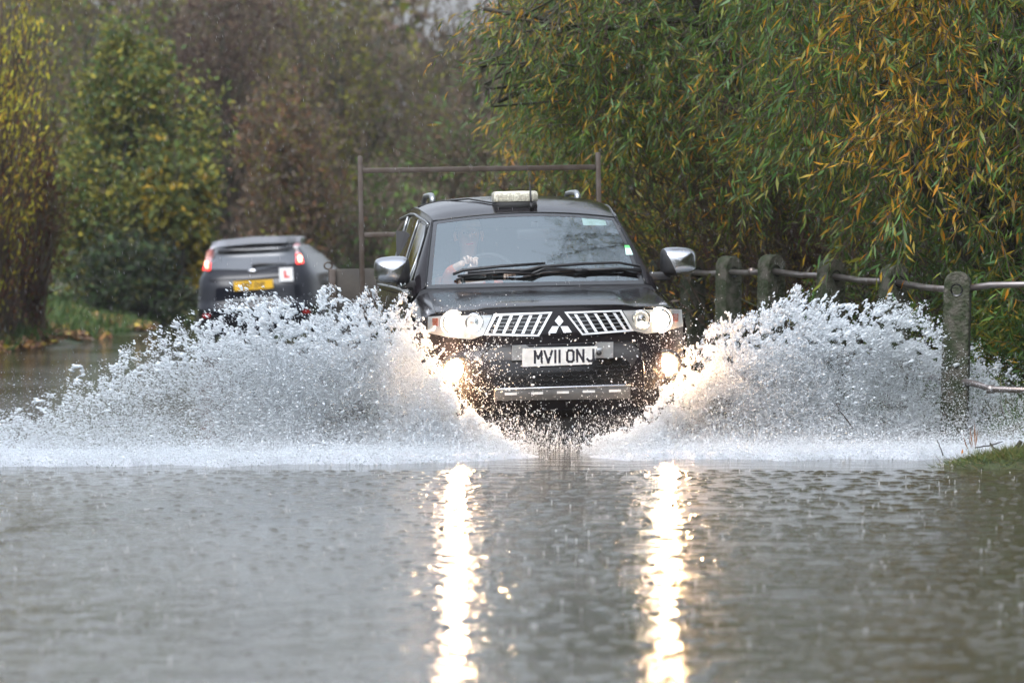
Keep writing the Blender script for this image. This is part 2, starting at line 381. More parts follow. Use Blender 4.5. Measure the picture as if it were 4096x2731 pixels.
# fascia: nose and bumper skin, one surface up to the bonnet edge
fr = []
for i in range(25):
    row = []
    for j in range(NS + 1):
        s = -1 + 2 * j / NS; top = hood_pt(s, 0)
        z = .30 + (top.z - .30) * i / 24; x = s * (side_x(z, .45) * (1 - i / 24) + abs(hood_pt(1, 0).x) * i / 24)
        row.append(Vector((x, fascia_b(x, z) if i < 24 else top.y, z)))
    fr.append(row)
body = MB(); body.grid(fr)
def edge_z(b):
    if b < 1.2: return hood_pt(1, max(0, (b - .41) / .79)).z
    return float(np.interp(b, [1.2, 1.5, 4.95], [hood_pt(1, 1).z, 1.10, 1.13]))
bs = np.arange(.41, 4.96, .035)
for sg in (-1, 1):
    g_ = []
    for b_ in bs:
        zt = edge_z(b_); g_.append([Vector((sg * side_x(zt + (.33 - zt) * k / 22, b_), b_, zt + (.33 - zt) * k / 22)) for k in range(23)])
    vs = [p for r in g_ for p in r]; fs = []
    for i in range(len(g_) - 1):
        for j in range(22):
            c = (g_[i][j] + g_[i + 1][j + 1]) / 2
            if min((c.y - .95) ** 2, (c.y - 3.85) ** 2) + (c.z - .40) ** 2 < .42 ** 2: continue
            fs.append((i * 23 + j, (i + 1) * 23 + j, (i + 1) * 23 + j + 1, i * 23 + j + 1))
    body.add(vs, fs)
yb = 4.95
body.grid([[Vector((sx * side_x(z, yb), yb, z)) for sx in (-1, -.5, 0, .5, 1)] for z in (.33, .6, .9, 1.13)])
bo = body.build('body', MAT['paint'], pk)
# bonnet panel and wings
bon, wing = MB(), MB()
cut = [j for j in range(NS + 1) if abs(-1 + 2 * j / NS) <= .868]
bon.grid([[r[j] + Vector((0, -.004 if i == 0 else 0, .004)) for j in cut] for i, r in enumerate(hood_rows)])
wing.grid([r[:cut[0] + 1] for r in hood_rows]); wing2 = MB(); wing2.grid([r[cut[-1]:] for r in hood_rows])
bon.build('bonnet', MAT['paint'], pk); wing.build('wing', MAT['paint'], pk); wing2.build('wing', MAT['paint'], pk)
sh = MB()
for s_ in (-.868, .868): sh.tube([hood_pt(s_, t / 20) + Vector((0, 0, .001)) for t in range(21)], .0042, 5)
sh.tube([hood_pt(-1 + 2 * j / 40, 0) + Vector((0, -.006, -.001)) for j in range(3, 38)], .004, 5)
sh.build('bonnet_shut_line', MAT['gloss'], pk)
# windscreen
def scr_pt(s, t, off=0.0):
    x = s * (.752 * (1 - t) + .637 * t); b_ = (1.17 + .12 * s * s) * (1 - t) + (1.93 + .06 * s * s) * t
    z = (1.158 - .005 * s * s) * (1 - t) + (1.655 - .045 * s * s) * t
    q = .03 * math.sin(math.pi * t) + off
    return Vector((x, b_ - .55 * q, z + .83 * q))
def scr(px, py, off=0.0):
    t = .3
    for _ in range(12):
        b_ = scr_pt(0.0, t).y; x, z = solve_local(px, py, b_)
        s = max(-1, min(1, x / (.752 * (1 - t) + .637 * t))); b_ = scr_pt(s, t).y; x, z = solve_local(px, py, b_)
        s = max(-1, min(1, x / (.752 * (1 - t) + .637 * t)))
        t += (z - scr_pt(s, t).z) / .5
        t = max(-.1, min(1.1, t))
    return scr_pt(s, t, off)
gl = MB(); gl.grid([[scr_pt(-.955 + 1.91 * j / 30, .035 + .905 * i / 16) for j in range(31)] for i in range(17)])
gl.build('windscreen', MAT['screen'], pk)
br = MB()
for a0, a1, t0, t1 in ((-1, 1, -.01, .036), (-1, 1, .939, 1.0)):
    br.grid([[scr_pt(a0 + (a1 - a0) * j / 30, t0 + (t1 - t0) * i / 2, .001) for j in range(31)] for i in range(3)])
for a0, a1 in ((-1, -.953), (.953, 1)):
    br.grid([[scr_pt(a0 + (a1 - a0) * j / 2, i / 16, .0015) for j in range(3)] for i in range(17)])
br.build('windscreen_border', MAT['frit'], pk)
cw = MB(); cw.grid([[hood_pt(-1 + 2 * j / 40, 1) + Vector((0, -.005, -.012)) for j in range(41)],
                    [Vector((scr_pt(-1 + 2 * j / 40, 0).x * 1.06, scr_pt(-1 + 2 * j / 40, 0).y - .03, 1.132)) for j in range(41)],
                    [scr_pt(-1 + 2 * j / 40, .0, -.004) for j in range(41)]])
cw.build('scuttle_panel', MAT['black'], pk)
# roof
def roof_pt(s, t):
    b0 = 1.93 + .06 * s * s; b_ = b0 + (4.32 - b0) * t
    zc = float(np.interp(t, [0, .08, .2, .35, .55, 1], [1.655, 1.705, 1.755, 1.785, 1.79, 1.755]))
    x = s * (.637 + .04 * min(1, t * 4)); return Vector((x, b_, zc - .045 * s * s - .035 * min(1, t * 5) * abs(s) ** 8))
rf = MB(); rf.grid([[roof_pt(-1 + 2 * j / 40, (i / 24) ** 1.3) for j in range(41)] for i in range(25)])
# upper side: pillars and frames, under the glass
def ups(sg, b_, v, off=0.0):
    t = max(0, min(1, (b_ - 1.99) / 2.33)); r = roof_pt(sg, t)
    x0 = side_x(1.12, b_) * .985; x = x0 + (abs(r.x) - x0) * (v ** 1.15); z = edge_z(b_) + (r.z - edge_z(b_)) * v
    return Vector((sg * (x + off), b_, z + off * .3))
def bmin(v): return 1.31 + .69 * v
def bmax(v): return 4.72 - .40 * v
for sg in (-1, 1):
    rf.grid([[ups(sg, bmin(v / 12) + (bmax(v / 12) - bmin(v / 12)) * k / 40, v / 12) for k in range(41)] for v in range(13)])
rf.grid([[Vector((sx * abs(ups(1, bmax(v), v).x), bmax(v), ups(1, bmax(v), v).z)) for sx in (-1, 0, 1)] for v in (0, .5, 1)])
rf.build('cab_shell', MAT['paint'], pk)
for sg in (-1, 1):
    ap = MB(); rows = []
    for k in range(15):
        t = -.02 + 1.04 * k / 14; a = scr_pt(sg, min(1, max(0, t))); o_ = ups(sg, bmin(max(0, min(1, t))), max(0, min(1, t)), .006)
        m1 = a.lerp(o_, .5) + Vector((sg * .004, -.02, .012))
        rows.append([a + Vector((sg * .004, 0, .004)), a.lerp(m1, .5) + Vector((sg * .002, -.006, .006)), m1, m1.lerp(o_, .5) + Vector((sg * .008, -.004, .002)), o_])
    ap.grid(rows); ap.build('screen_pillar', MAT['paint'], pk)
tr = MB()
for sg in (-1, 1):
    tr.tube([scr_pt(sg, k / 14, .004) + Vector((sg * .004, 0, 0)) for k in range(15)] + [roof_pt(sg * 1.0, t) + Vector((sg * .0, 0, .006)) for t in (.05, .1, .2, .3, .5, .8)], .007, 6)
tr.tube([scr_pt(-1 + 2 * j / 30, 1.0, .003) for j in range(31)], .005, 6)
tr.build('weather_seal', MAT['gloss'], pk)
def side_win(sg, f0, f1, name='side_window', v0=.07, v1=.88, off=.007):
    m_ = MB(); m_.grid([[ups(sg, (f0(v) if callable(f0) else f0) * (1 - k / 10) + (f1(v) if callable(f1) else f1) * k / 10, v, off) for k in range(11)]
                        for v in np.linspace(v0, v1, 9)]); return m_.build(name, MAT['sideglass'], pk)
for sg in (-1, 1):
    side_win(sg, lambda v: bmin(v) + .13, 1.72 if False else (lambda v: max(bmin(v) + .14, 1.78)), 'quarter_window')
    side_win(sg, lambda v: max(bmin(v) + .2, 1.83), 2.42)
    side_win(sg, 2.52, lambda v: 3.28 - .06 * v)
    side_win(sg, lambda v: 3.42 - .06 * v, lambda v: bmax(v) - .12)
    s2 = MB()
    for bb in (1.805, 2.47, 3.35):
        s2.tube([ups(sg, max(bb, bmin(v) + .17) if bb < 2 else bb, v, .011) for v in np.linspace(.05, .9, 8)], .008 if bb != 3.35 else .012, 5)
    s2.tube([ups(sg, b_, .05, .010) for b_ in np.linspace(1.42, 4.6, 20)], .009, 5)
    s2.tube([ups(sg, b_, .93, .010) for b_ in np.linspace(2.05, 4.3, 20)], .008, 5)
    s2.build('window_trim', MAT['satin'], pk)
for sg in (-1, 1):       # roof rails
    r_ = MB(); r_.tube([Vector((sg * .53, 3.30, 1.745)), Vector((sg * .53, 3.33, 1.785)), Vector((sg * .53, 3.40, 1.803)), Vector((sg * .53, 3.7, 1.808)),
             Vector((sg * .53, 4.0, 1.805)), Vector((sg * .53, 4.22, 1.74))], [.024, .024, .021, .018, .018, .018], 8)
    r_.build('roof_rail', MAT['satin'], pk)
# door lines and handles
for sg in (-1, 1):
    for bb in (1.40, 2.47, 3.35):
        d_ = MB(); d_.tube([Vector((sg * (side_x(z, bb) + .0005), bb, z)) for z in np.linspace(1.08, .45, 10)], .004, 5); d_.build('door_shut_line', MAT['gloss'], pk)
    for bb in (2.25, 3.15):
        h_ = MB(); h_.box((sg * .90 - .02, bb, .93), (sg * .90 + .02, bb + .2, .965), .008); h_.build('door_handle', MAT['chrome'], pk)
# mirrors
def mirror(sg, cpx, cpy):
    b_ = 1.42; x, z = solve_local(cpx, cpy, b_)
    w2, h2 = .122, .100
    rows = []
    for sc, yy in ((.02, -.078), (.3, -.077), (.55, -.073), (.72, -.066), (.85, -.055), (.94, -.038), (.985, -.018), (1, .01), (1, .05), (.98, .10)):
        ring = []
        for k in range(28):
            a = 2 * math.pi * k / 28; ca, sa = math.cos(a), math.sin(a)
            ux = abs(ca) ** .42 * (1 if ca > 0 else -1) * w2; uz = abs(sa) ** .45 * (1 if sa > 0 else -1) * h2
            if uz < 0: uz *= .95 + .25 * (-(sg * ux) / w2) * .6
            if sg * ux > 0 and uz > 0: uz *= 1 - .12 * (sg * ux / w2)
            ring.append(Vector((x + ux * sc, b_ + yy + (.55 * (max(0, uz * sc - .15 * h2)) ** 2 / h2 if yy < .04 else 0) + .10 * max(0, sg * ux * sc) ** 2 / w2, z + uz * sc)))
        rows.append(ring)
    m_ = MB(); m_.grid(rows, True); m_.f.append(tuple(range(28)))
    mo = m_.build('door_mirror', MAT['chrome'], pk); k0 = MB(); k0.v = list(m_.v); k0.f = list(m_.f)
    k0.box((min(x - sg * .06, sg * .80), b_ - .02, z - h2 - .03), (max(x - sg * .06, sg * .80), b_ + .09, z - h2 + .03), .012)
    ko = k0.build('mirror_base', MAT['black'], mo)
    pco = Vector((x - sg * w2 * .52, b_, z)); pno = Vector((sg, 0, .45)).normalized()     # slanted joint between chrome cap and black casing
    for ob, outer in ((mo, False), (ko, True)):
        bm = bmesh.new(); bm.from_mesh(ob.data)
        bmesh.ops.bisect_plane(bm, geom=bm.verts[:] + bm.edges[:] + bm.faces[:], plane_co=pco, plane_no=pno, clear_outer=outer, clear_inner=not outer); bm.to_mesh(ob.data); bm.free()
    k1 = MB(); k1.box((x - w2 * .85, b_ + .106, z - h2 * .85), (x + w2 * .85, b_ + .112, z + h2 * .85)); k1.build('mirror_glass', MAT['sideglass'], mo)
mirror(-1, 1569, 1083); mirror(1, 2716, 1045)
# grilles
for si, (outer, inner, tops, bots) in enumerate((
    ([(590, 225), (1090, 208), (975, 418), (505, 408)], [(612, 243), (1062, 222), (962, 402), (535, 392)],
     [(650, 238), (738, 235), (822, 233), (905, 230), (990, 228)], [(590, 389), (672, 391), (752, 393), (835, 396), (915, 398)]),
    ([(1192, 208), (1680, 192), (1788, 372), (1345, 408)], [(1220, 222), (1665, 206), (1752, 357), (1352, 392)],
     [(1285, 222), (1370, 219), (1455, 216), (1535, 213), (1617, 211)], [(1385, 388), (1465, 381), (1550, 374), (1628, 367), (1710, 360)]))):
    gr = patch(c8(inner[:2]), c8([inner[3], inner[2]]), 12, 6, .004, .01).build('grille', MAT['gloss'], pk)
    fm = MB(); O_, I_ = c8(outer), c8(inner)
    for k in range(4):
        a, b_, c_, d_ = O_[k], O_[(k + 1) % 4], I_[(k + 1) % 4], I_[k]
        patch([a, b_], [d_, c_], 10, 1, .012, .02, mb=fm)
    fm.build('grille_frame', MAT['brightwork'], gr, smooth=False)
    for tp, bt in zip(tops, bots):
        sl_ = MB()
        for o_ in (-12, 6):
            patch(c8([(tp[0] + o_, tp[1] + 6), (tp[0] + o_ + 8, tp[1] + 6)]), c8([(bt[0] + o_, bt[1] - 2), (bt[0] + o_ + 8, bt[1] - 2)]), 1, 4, .010, .008, mb=sl_)
        patch(c8([(tp[0] - 4, tp[1] + 6), (tp[0] + 6, tp[1] + 6)]), c8([(bt[0] - 4, bt[1] - 2), (bt[0] + 6, bt[1] - 2)]), 1, 4, .007, .004, mb=sl_)
        sl_.build('grille_slat', MAT['brightwork'], gr, smooth=False)
    msh = MB()
    for q in (.2, .4, .6, .8):
        a = [I_[0][i] * (1 - q) + I_[3][i] * q for i in (0, 1)]; b_ = [I_[1][i] * (1 - q) + I_[2][i] * q for i in (0, 1)]
        msh.tube([fas(a[0] + (b_[0] - a[0]) * k / 8, a[1] + (b_[1] - a[1]) * k / 8, .006) for k in range(9)], .0022, 4)
    msh.build('grille_mesh', MAT['satin'], gr)
em = MB()
for poly in ([(1147, 240), (1184, 287), (1150, 331), (1111, 285)], [(1090, 331), (1145, 331), (1120, 388), (1054, 389)],
             [(1160, 331), (1222, 331), (1255, 382), (1186, 386)]):
    P_ = c8(poly); patch([P_[0], P_[1]], [P_[3], P_[2]], 1, 1, .016, .016, mb=em)
em.build('badge', MAT['brightwork'], pk, smooth=False)
# headlamps
def disc(mb, c, r, y, n=24, squash=1.0):
    k = len(mb.v); mb.v.append((c.x, y, c.z)); mb.v += [(c.x + r * math.cos(2 * math.pi * i / n), y, c.z + r * squash * math.sin(2 * math.pi * i / n)) for i in range(n)]
    mb.f += [(k, k + 1 + (i + 1) % n, k + 1 + i) for i in range(n)]
for up, lo, bulb, inner, amb in (
    ([(25, 250), (160, 240), (300, 238), (575, 236)], [(22, 385), (200, 425), (400, 443), (500, 405)], (245, 305), (422, 300), (88, 295)),
    ([(1692, 198), (1930, 190), (2100, 184), (2195, 188)], [(1790, 370), (1895, 396), (2050, 372), (2207, 332)], (2003, 278), (1848, 272), (2146, 256))):
    hl = patch(c8(up), c8(lo), 26, 8, .004, .02).build('headlight', MAT['lamp_back'], pk)
    pt = fas(*uv8(*bulb), 0)
    a_ = MB(); M1 = Matrix.Translation(Vector((pt.x, pt.y - .012, pt.z)))
    a_.lathe([(.078, .0), (.074, -.006), (.066, -.004), (.055, .006)], 28, M1)
    q = fas(*uv8(*inner), 0); M2 = Matrix.Translation(Vector((q.x, q.y - .012, q.z)))
    a_.lathe([(.064, .0), (.060, -.006), (.052, -.004), (.048, .006)], 28, M2); a_.lathe([(.03, -.004), (.024, -.008), (.002, -.01)], 20, M2)
    a_.build('lamp_ring', MAT['chrome'], hl)
    e_ = MB(); disc(e_, pt, .060, pt.y - .014); e_.build('lit_bulb', MAT['head_on'], hl, smooth=False)
    e_ = MB(); disc(e_, pt, .088, pt.y - .010); e_.build('reflector_bowl', MAT['bowl_on'], hl, smooth=False)
    e_ = MB(); disc(e_, q + Vector((0, 0, -.03)), .018, q.y - .018); e_.build('side_light', MAT['head_on'], hl, smooth=False)
    u_, v_ = amb; am = patch(c8([(u_ - 26, v_ - 32), (u_ + 22, v_ - 34)]), c8([(u_ - 24, v_ + 30), (u_ + 20, v_ + 34)]), 3, 3, .009, .006)
    am.build('indicator_lens', MAT['amber'], hl)
    cv = patch(c8(up), c8(lo), 26, 8, .024, .018).build('lamp_cover', MAT['lens'], hl)
# bumper details
lg = patch(c8([(545, 640), (600, 622), (740, 622), (1600, 600), (1720, 602), (1755, 650)]), c8([(600, 868), (1140, 850), (1755, 830)]), 24, 6, .003, .004).build('lower_grille', MAT['gloss'], pk)
hx = MB()
for r_ in range(5):
    v0 = 675 + r_ * 38
    for k in range(15):
        u0 = 720 + k * 70 + (35 if r_ % 2 else 0); pts = [uv8(u0 + du, v0 - (u0 - 720) * .022 + dv) for du, dv in ((-28, 0), (-14, 14), (14, 14), (28, 0))]
        hx.tube([fas(*p, .005) for p in pts], .0016, 4)
hx.build('grille_mesh', MAT['black'], lg)
bz = MB()
bz.tube([fas(*uv8(u, v), .006) for u, v in ((470, 640), (500, 560), (560, 505), (730, 498), (1160, 488), (1600, 466), (1740, 462), (1805, 488), (1850, 560), (1870, 700), (1870, 900))], .006, 6)
bz.build('bumper_crease', MAT['gloss'], pk)
tp_ = patch(c8([(500, 610), (560, 512), (735, 503)]), c8([(545, 640), (600, 622), (740, 622)]), 6, 4, .009, .012).build('bumper_pad', MAT['black'], pk)
tp2 = patch(c8([(1603, 474), (1740, 472), (1800, 500), (1838, 560)]), c8([(1603, 600), (1700, 600), (1755, 640), (1765, 690)]), 6, 4, .009, .012).build('bumper_pad', MAT['black'], pk)
bk = MB(); Bp = c8([(738, 492), (850, 487), (884, 508), (1436, 500), (1465, 465), (1598, 463), (1602, 598), (1170, 612), (740, 622)])
pl = [fas(*p, .0) for p in Bp]; yk = min(p.y for p in pl) - .03
bk.prism([(p.x, p.z) for p in pl], yk, yk + .02); bk.build('plate_bracket', MAT['satin'], pk, smooth=False)
Pp = [solve_local(*p, yk - .008) for p in c8([(832, 523), (1475, 501), (1462, 545), (1440, 610), (1425, 655), (832, 678)])]
npl = MB(); npl.prism(Pp, yk - .009, yk - .004); npl = npl.build('number_plate', MAT['whiteplate'], pk, smooth=False)
def stroke(mb, pts, th, y0, y1):
    for a, b_ in zip(pts, pts[1:]):
        a, b_ = Vector(a), Vector(b_); d = (b_ - a).normalized() * th * .5; n_ = Vector((-d.y, d.x)); a, b_ = a - d * .98, b_ + d * .98
        mb.prism([tuple(a + n_), tuple(b_ + n_), tuple(b_ - n_), tuple(a - n_)], y0, y1)
def glyphs(mb, lst, conv, th, y0, y1):
    for ch, u0, u1, v0, v1 in lst:
        G = {'M': [[(0, 1), (0, 0), (.5, .62), (1, 0), (1, 1)]], 'V': [[(0, 0), (.5, 1), (1, 0)]], '1': [[(.5, 0), (.5, 1)]], 'N': [[(0, 1), (0, 0), (1, 1), (1, 0)]],
             'O': [[(.25, 0), (.75, 0), (1, .14), (1, .86), (.75, 1), (.25, 1), (0, .86), (0, .14), (.25, 0)]], 'J': [[(1, 0), (1, .84), (.75, 1), (.3, 1), (.02, .84)]]}[ch]
        for pl_ in G: stroke(mb, [conv(u0 + (u1 - u0) * x, v0 + (v1 - v0) * y) for x, y in pl_], th, y0, y1)
lt = MB(); glyphs(lt, [('M', 940, 998, 545, 641), ('V', 1022, 1086, 543, 639), ('1', 1107, 1123, 541, 637), ('1', 1143, 1159, 540, 636), ('O', 1216, 1270, 537, 633), ('N', 1301, 1355, 534, 630), ('J', 1388, 1440, 531, 627)],
    lambda u, v: solve_local(*uv8(u, v), yk - .01), .0148, yk - .0100, yk - .0088)
lt.build('plate_lettering', MAT['ink'], npl, smooth=False)
kk = MB(); c_ = Vector((*[0] * 3,)); x_, z_ = solve_local(*uv8(1494, 560), yk - .02)
kk.box((x_ - .022, yk - .016, z_ - .032), (x_ + .022, yk, z_ + .032), .006); kk.build('winch_lug', MAT['satin'], pk)
kk = MB(); kk.lathe([(.0, -.03), (.016, -.03), (.018, -.016)], 12, Matrix.Translation((x_ - .004, yk, z_))); kk.build('lug_bolt', MAT['black'], pk)
bar = patch(c8([(597, 870), (1757, 832)]), c8([(597, 966), (1757, 950)]), 24, 3, .05, .05).build('skid_bar', MAT['bar'], pk)
lip = MB(); lip.tube([fas(*uv8(597 + 1160 * k / 20, 871 - 38 * k / 20), .05) for k in range(21)], .007, 8); lip.build('skid_bar_lip', MAT['chrome'], bar)
for u, v in ((735, 910), (960, 904), (1181, 897), (1404, 889), (1626, 883)):
    patch(c8([(u - 52, v - 10), (u + 50, v - 12)]), c8([(u - 52, v + 10), (u + 50, v + 8)]), 4, 1, .056, .006).build('bar_slot', MAT['whiteplate'], bar)
under = MB(); under.box((-.62, .14, .10), (.62, 1.9, .36), .03); under.box((-.80, .42, .12), (.80, 4.8, .42), .03); under.build('underbody', MAT['rubber'], pk)
for u, v in ((262, 706), (2065, 658)):
    p = fas(*uv8(u, v), .0); hs = MB(); Mx = Matrix.Translation(Vector((p.x, p.y - .006, p.z)))
    hs.lathe([(.105, .004), (.095, -.012), (.075, -.008), (.062, .0)], 28, Mx); hs = hs.build('fog_lamp', MAT['black'], pk)
    e_ = MB(); e_.lathe([(.054, -.010), (.040, -.017), (.020, -.020), (.001, -.021)], 24, Mx); e_.build('lit_bulb', MAT['fog_on'], hs)
# wheels
for sx in (-1, 1):
    for yy in (.95, 3.85):
        Mw = Matrix.Translation(Vector((sx * .78, yy, .38))) @ Matrix.Rotation(R(90), 4, 'Z')
        t_ = MB(); t_.lathe([(.25, -.12), (.35, -.13), (.385, -.10), (.39, 0), (.385, .10), (.35, .13), (.25, .12)], 36, Mw)
        wo_ = empty('wheel'); wo_.parent = pk; t_.build('tyre', MAT['rubber'], wo_)
        r_ = MB(); r_.lathe([(.25, -.12), (.24, -.08), (.05, -.07), (.0, -.07)], 24, Mw); r_.lathe([(.25, .12), (.24, .08), (.05, .09), (.0, .09)], 24, Mw)
        r_.build('rim', MAT['satin'], wo_)
# wipers
for pts in ([(1812, 1114), (1850, 1098), (2000, 1082), (2180, 1070)], [(2080, 1102), (2160, 1085), (2330, 1072), (2475, 1067), (2590, 1083)]):
    P_ = [scr(a, b_, .035) for a, b_ in pts]; wi = MB(); wi.tube(P_, [.010, .013, .012, .010] + [.008] * (len(P_) - 4), 6)
    P2 = [scr(a + 12, b_ + 13, .014) for a, b_ in pts]; wi.tube(P2, .008, 5); wi.build('wiper', MAT['black'], pk)
for pts in ([(1830, 1118), (2000, 1103), (2130, 1108)], [(2125, 1110), (2180, 1086), (2350, 1096)], [(2300, 1096), (2480, 1088), (2600, 1098)], [(1870, 1105), (1990, 1094), (2300, 1092), (2580, 1090)]):
    wi = MB(); wi.tube([scr(a, b_, .028) for a, b_ in pts], .010, 6); wi.build('wiper_arm', MAT['black'], pk)
# windscreen furniture
def scr_in(px, py, off): return scr(px, py, off - .012)
def ssheet(name, x0, y0, x1, y1, mat, off=-.010, sk=0):
    m_ = patch([(x0, y0), (x1, y0)], [(x0 + sk, y1), (x1 + sk, y1)], 4, 2, off, .002, fn=scr); return m_.build(name, mat, pk)
ssheet('permit_sticker', 2500, 994, 2566, 1021, MAT['paper'], .004, 4); ssheet('sticker_band', 2498, 983, 2562, 994, MAT['green'], .004, 2)
ssheet('paper_permit', 2326, 866, 2418, 899, MAT['paper'], -.006, 8)
mm = MB(); a = scr(2138, 889, -.02); mm.box((a.x - .02, a.y - .01, a.z - .02), (a.x + .025, a.y + .03, a.z + .02), .006); mm.box((a.x - .12, a.y + .07, a.z - .10), (a.x + .12, a.y + .10, a.z - .03), .02)
mm.build('interior_mirror', MAT['black'], pk)
# cab interior
ca = MB(); ca.box((-.74, 1.32, .6), (.74, 1.62, 1.09), .05); ca.build('dashboard', MAT['black'], pk)
ca = MB(); ca.box((-.80, 1.2, .40), (.80, 4.6, .50)); ca.box((-.80, 3.3, .5), (.80, 3.34, 1.55)); ca.build('cab_lining', MAT['seatf'], pk)
for sx in (-1, 1):
    se = MB(); se.box((sx * .40 - .25, 1.95, .5), (sx * .40 + .25, 2.5, .72), .05); se.box((sx * .40 - .25, 2.42, .68), (sx * .40 + .25, 2.56, 1.26), .05)
    se.box((sx * .40 - .12, 2.45, 1.30), (sx * .40 + .12, 2.54, 1.48), .04); se.build('seat', MAT['seatf'], pk)
sx_, sz_ = solve_local(1955, 1112, 1.78); swc = Vector((sx_, 1.76, sz_)); st = MB(); tilt = R(28)
st.tube([swc + Vector((.185 * math.cos(a), math.sin(tilt) * .185 * math.sin(a), math.cos(tilt) * .185 * math.sin(a))) for a in np.linspace(0, 2 * math.pi, 33)], .016, 8, False)
st.tube([swc + Vector((-.17, 0, 0)), swc + Vector((.17, 0, 0))], .02, 6); st.tube([swc, swc + Vector((0, -.2, -.12))], .03, 6); st.build('steering_wheel', MAT['black'], pk)
# beacon and aerial
x0, z0 = solve_local(2066, 806, 2.08)
lb = MB()
def rbox(mb, cx, cy, cz, hx_, hy, z0_, z1_, ch, topin=.0):
    ring = [(-hx_ + ch, -hy), (hx_ - ch, -hy), (hx_, -hy + ch), (hx_, hy - ch), (hx_ - ch, hy), (-hx_ + ch, hy), (-hx_, hy - ch), (-hx_, -hy + ch)]
    lv = [(z0_, .97), (z0_ + .008, 1.0), (z1_ - .02, 1.0), (z1_ - .006, .96), (z1_, .88)]
    rows = [[Vector((cx + x * k, cy + y * k, cz + z)) for x, y in ring] for z, k in lv]; k0 = len(mb.v); mb.grid(rows, True)
    mb.f.append(tuple(k0 + i for i in range(8))); mb.f.append(tuple(k0 + 32 + i for i in reversed(range(8))))
rbox(lb, x0, 2.205, z0, .155, .125, 0, .072, .035)
lb = lb.build('light_bar', MAT['beacon'], pk, auto=35)
ft = MB(); rbox(ft, x0, 2.20, z0 - .05, .150, .118, 0, .052, .03); ft.build('light_bar_base', MAT['rubber'], lb)
for k in range(20):
    if k in (5, 9, 10, 15): continue
    dd = MB(); xx = x0 - .128 + k * .0135
    for r_ in range(3): dd.box((xx - .004, 2.0765, z0 + .012 + r_ * .013), (xx + .004, 2.0805, z0 + .020 + r_ * .013))
    dd.build('diode_column', MAT['beacon_led'], lb, smooth=False)
lb2 = MB(); lb2.box((x0 - .06, 2.16, z0 + .0725), (x0 + .075, 2.26, z0 + .0735)); lb2.build('faded_label', MAT['label'], lb, smooth=False)
cb = MB(); cb.tube([Vector((x0 - .14, 2.22, z0 - .01)), Vector((x0 - .3, 2.5, 1.765)), Vector((-.55, 2.9, 1.752)), Vector((-.66, 3.0, 1.72))], .006, 5); cb.build('beacon_cable', MAT['rubber'], lb)
ax, az = solve_local(2126, 832, 1.99); an = MB()
an.tube([Vector((ax, 1.99, az - .01)), Vector((ax, 2.0, az + .035))], [.014, .011], 8)
tp = solve_local(2119, 727, 2.12); tq = solve_local(2102, 640, 2.3)
an.tube([Vector((ax, 2.0, az + .02)), Vector((ax - .002, 2.02, az + .09)), Vector((tp[0], 2.12, tp[1]))], [.007, .008, .004], 6)
an.tube([Vector((tp[0], 2.12, tp[1])), Vector((tq[0], 2.3, tq[1]))], .0018, 4); an.build('aerial', MAT['black'], pk)

# ------------------------------------------------------------------ driver
dr = empty('person', (0, 0, 0)); tag(dr, 'driver in an orange jacket holding the wheel behind the pickup windscreen', 'person')
TM = Matrix.Translation(PO) @ PR.to_4x4()
def skin_mesh(name, nodes, edges, mat, parent, lv=2):
    me = bpy.data.meshes.new(name); me.from_pydata([tuple(TM @ Vector(p)) for p, r in nodes], edges, []); o = bpy.data.objects.new(name, me); C.objects.link(o)
    sk = o.modifiers.new('s', 'SKIN'); ss = o.modifiers.new('d', 'SUBSURF'); ss.levels = lv; ss.render_levels = lv
    for i, (p, r) in enumerate(nodes): me.skin_vertices[0].data[i].radius = (r, r) if not hasattr(r, '__len__') else r
    me.skin_vertices[0].data[0].use_root = True
    dg = bpy.context.evaluated_depsgraph_get(); m2 = bpy.data.meshes.new_from_object(o.evaluated_get(dg)); bpy.data.objects.remove(o)
    return link(name, m2, mat, parent)
hx_, hz_ = solve_local(1878, 955, 2.12); gx, gz = solve_local(1872, 1045, 1.74); ex_, ez_ = solve_local(1798, 1090, 1.95)
H = Vector((hx_, 2.16, hz_))
nodes = [((hx_ - .0, 2.30, .72), .15), ((hx_, 2.32, .95), .155), ((hx_, 2.30, 1.14), .15), ((hx_, 2.26, 1.25), .07), ((hx_, 2.22, hz_ - .06), .058), ((hx_, 2.19, hz_ + .02), .088), ((hx_, 2.20, hz_ + .09), .075),
         ((hx_ - .19, 2.28, 1.16), .065), ((ex_ - .02, 2.08, 1.02), .055), ((ex_ + .01, 1.93, ez_), .046), ((gx - .02, 1.79, gz - .01), .03),
         ((hx_ + .19, 2.28, 1.16), .065), ((hx_ + .20, 2.05, .95), .05), ((swc.x + .16, 1.80, swc.z - .05), .032),
         ((hx_ - .10, 2.1, .70), .085), ((hx_ - .12, 1.75, .74), .07), ((hx_ - .12, 1.55, .50), .05), ((hx_ + .10, 2.1, .70), .085), ((hx_ + .12, 1.75, .74), .07), ((hx_ + .12, 1.55, .50), .05)]
edges = [(0, 1), (1, 2), (2, 3), (3, 4), (4, 5), (5, 6), (2, 7), (7, 8), (8, 9), (9, 10), (2, 11), (11, 12), (12, 13), (0, 14), (14, 15), (15, 16), (0, 17), (17, 18), (18, 19)]
bodyo = skin_mesh('body', nodes, edges, MAT['skin'], dr)
